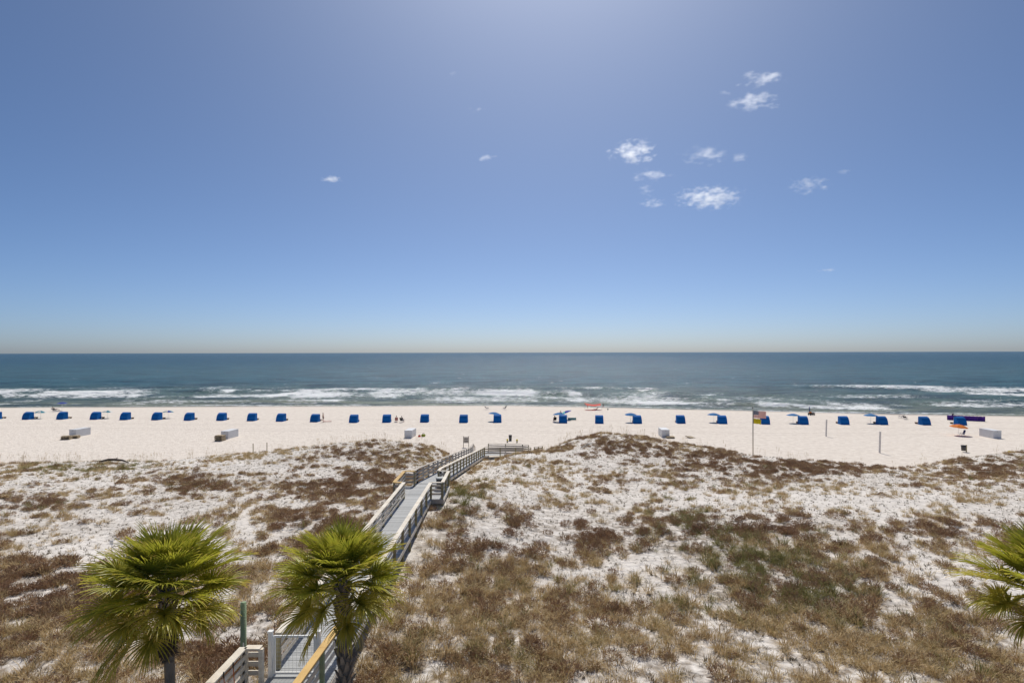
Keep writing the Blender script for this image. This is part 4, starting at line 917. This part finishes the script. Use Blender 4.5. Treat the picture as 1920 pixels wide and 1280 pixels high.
def plants():
    # candidate spots, even over the ground of the dune
    n = 330000; y = np.sqrt(rng.uniform(9 ** 2, 78 ** 2, n)); x = rng.uniform(-1, 1, n) * (1.02 * y + 6)
    z = terrain(x, y); cy = np.interp(x, cx, cdd); px, py = project(x, y, z)
    keep = (y - cy < 2.5) & ~((np.abs(x - walk_x(y)) < 1.05) & (y < 71)) & ~((np.abs(x + 6) < 1.75) & (y > 35.3) & (y < 39.8)) & ~((x > -5) & (x < 3.6) & (y > 67.4 + .22 * (x + 3)) & (y < 72.6)) & ~((np.abs(x + 6.4) < 1.25) & (y < 16))
    x, y, z, px, py = (a[keep] for a in (x, y, z, px, py))
    cov = cover(px, py); t = y - np.interp(x, cx, cdd)
    cov = np.where(t > 0, cov * (1 - sm(0, 2.5, t)), cov) * (1 - .22 * sm(26, 34, y))
    pat = .26 * fbm(x * .22, y * .22, 201, 3) + .34 * fbm(x * .75, y * .75, 211, 3) + .40 * fbm(x * 1.9, y * 1.9, 221, 2)   # clumps at three sizes
    rk = pat.argsort().argsort() / len(pat)                    # 0..1, even
    inside = sm(-.22, .16, rk - (1 - cov * .84))
    br = .14 + blobs(px, py, BROWN) + .25 * (fbm(x * .15, y * .15, 231, 3) - .5) * 2; gr = blobs(px, py, GREEN) + .2 * (fbm(x * .2, y * .2, 241, 3) - .5) * 2
    u = rng.random(len(x)); kind = np.zeros(len(x), int)       # 0 none 1 dry grass 2 green 3 brown brush 4 sprigs
    rate = .30 + .10 * (y < 30)
    on = (u < inside * rate)
    v = rng.random(len(x))
    kind[on] = 1; kind[on & (v < np.clip(gr, 0, 1) * .8)] = 2; kind[on & (v > 1 - np.clip(br * .85, 0, .78))] = 3
    kind[(~on) & (rng.random(len(x)) < .10 + .14 * cov)] = 4
    def go(name, k, m, protos, s0, s1, tilt=.15, zoff=0):
        s = kind == k; c = int(s.sum()); P = np.stack([x[s], y[s], z[s] + zoff], -1)
        rot = np.stack([rng.normal(0, tilt, c), rng.normal(0, tilt, c), rng.uniform(0, 6.283, c)], -1).astype(np.float32)
        sc = (rng.uniform(s0, s1, c) * (1 - .25 * sm(28, 45, y[s])) * np.where(rng.random(c) < .12, 1.35, 1)).astype(np.float32); scatter(name, m, protos, P, rot, sc, rng.integers(0, len(protos), c).astype(np.int32)); print(name, c)
    go('dry_grass', 1, MT, [tuft(10 + i, 34, .46, .9, .14, .0125, .8) for i in range(5)], .65, 1.2)
    go('green_grass', 2, MG, [tuft(30 + i, 36, .5, .8, .15, .013, .7) for i in range(4)], .7, 1.25)
    go('brown_brush', 3, MBR, [brush(50 + i, 120, .30, .28, .013) for i in range(5)], .6, 1.25)
    go('dark_sprigs', 4, MSP, [tuft(70 + i, 12, .22, .8, .07, .013, .9) for i in range(5)], .5, 1.2)
    # sea oats along the crest and a few beyond it
    m = 1500; xs = rng.uniform(-75, 75, m); w_ = np.interp(xs, [-75, -40, -33, -20, -8, -6, 3, 6, 20, 24, 40, 75], [.8, .9, .4, .9, .8, 0, 0, .9, 1, .3, .4, .4]); k = rng.random(m) < w_ * .42; xs = xs[k]
    ysr = np.interp(xs, cx, cdd) + rng.normal(.6, 1.3, len(xs)); ok = ~((xs > -5.2) & (xs < 3.8)); xs, ysr = xs[ok], ysr[ok]; zs = terrain(xs, ysr); c = len(xs)
    scatter('sea_oats', MT, [stalk(90 + i, 1.0) for i in range(5)], np.stack([xs, ysr, zs], -1), np.stack([rng.normal(0, .1, c), rng.normal(0, .1, c), rng.uniform(0, 6.28, c)], -1).astype(np.float32), rng.uniform(.6, 1.25, c).astype(np.float32), rng.integers(0, 5, c).astype(np.int32))
plants()

# ------------------------------------------------------------------ clouds: small fair-weather puffs far out over the sea
def cloud_material():
    m = bpy.data.materials.new('cloud'); m.use_nodes = True; t = m.node_tree; N = t.nodes; L = t.links; N.remove(N['Principled BSDF'])
    pv = N.new('ShaderNodeVolumePrincipled'); pv.inputs['Color'].default_value = (1, 1, 1, 1); pv.inputs['Anisotropy'].default_value = .6
    tc = N.new('ShaderNodeTexCoord'); geo = N.new('ShaderNodeNewGeometry'); oi = N.new('ShaderNodeObjectInfo')
    ln = N.new('ShaderNodeVectorMath'); ln.operation = 'LENGTH'; L.new(tc.outputs['Object'], ln.inputs[0])
    mp = N.new('ShaderNodeMapping'); mp.inputs['Scale'].default_value = (.0095, .0095, .021); L.new(geo.outputs['Position'], mp.inputs[0])
    no = N.new('ShaderNodeTexNoise'); no.inputs['Scale'].default_value = 1.6; no.inputs['Detail'].default_value = 7; no.inputs['Roughness'].default_value = .62; L.new(mp.outputs[0], no.inputs[0])
    def ma(op, a, c):
        n = N.new('ShaderNodeMath'); n.operation = op
        for i, q in ((0, a), (1, c)):
            if isinstance(q, (int, float)): n.inputs[i].default_value = q
            else: L.new(q, n.inputs[i])
        return n.outputs[0]
    f = ma('SUBTRACT', no.outputs[0], ma('ADD', ma('MULTIPLY', ma('POWER', ln.outputs['Value'], 1.6), .26), .43))
    d = ma('MULTIPLY', ma('MAXIMUM', f, 0.0), oi.outputs['Alpha']); L.new(ma('MULTIPLY', d, .11), pv.inputs['Density'])
    L.new(pv.outputs[0], N['Material Output'].inputs['Volume']); return m
CM = cloud_material()
CL = [(1188, 286, 84, 46, 1, 'brightest cloud puff, the full white one left of the cluster'), (1150, 281, 40, 14, .5, 'thin wisp at the left end of the brightest cloud puff'), (1430, 151, 92, 28, .8, 'topmost white cloud on the right'), (1415, 190, 120, 24, .7, 'long flat cloud just under the topmost cloud'), (1361, 175, 36, 14, .4, 'small puff left of the long flat cloud'),
      (1325, 291, 100, 30, .35, 'faint ragged cloud right of the brightest puff'), (1388, 297, 48, 18, .35, 'faint shred at the right of the ragged cloud'), (1222, 331, 80, 22, .55, 'thin flat cloud under the brightest puff'), (1330, 372, 140, 40, .65, 'broad low cloud at the bottom of the cluster'), (1226, 383, 54, 18, .6, 'small puff left of the broad low cloud'),
      (1212, 357, 36, 34, .25, 'faint upright wisp between two small clouds'), (1518, 348, 84, 30, .35, 'faint curled cloud right of the cluster'), (1583, 325, 36, 11, .4, 'tiny pair of puffs farthest right'), (1551, 509, 44, 9, .4, 'tiny flat cloud low on the right'), (894, 207, 40, 16, .8, 'small bright cloud left of centre, middle of three'), (850, 137, 24, 10, .5, 'tiny cloud highest near the centre'),
      (915, 295, 42, 13, .6, 'small flat cloud left of centre, lowest of three'), (625, 334, 48, 14, .7, 'lone small cloud on the left')]
sph = MB().ball((0, 0, 0), 1, 20, 12)
sph = sph.mesh('cloud', CM, True)
for (px, py, wp, hp, a, lab) in CL:
    alt = 1150.0; y = alt * F / (hor(px) - py); y = min(y, 5200); z = CAM_H + (hor(px) - py) * y / F; x = (px - 960) * y / F; k = y / F
    o = obj('cloud', sph, None, (x, y, z), (0, 0, 0), (wp * k / 2 * 1.25, wp * k / 2 * .9, hp * k / 2 * 1.35)); o.color = (1, 1, 1, a); tag(o, lab, 'cloud', 'small white clouds over the sea')
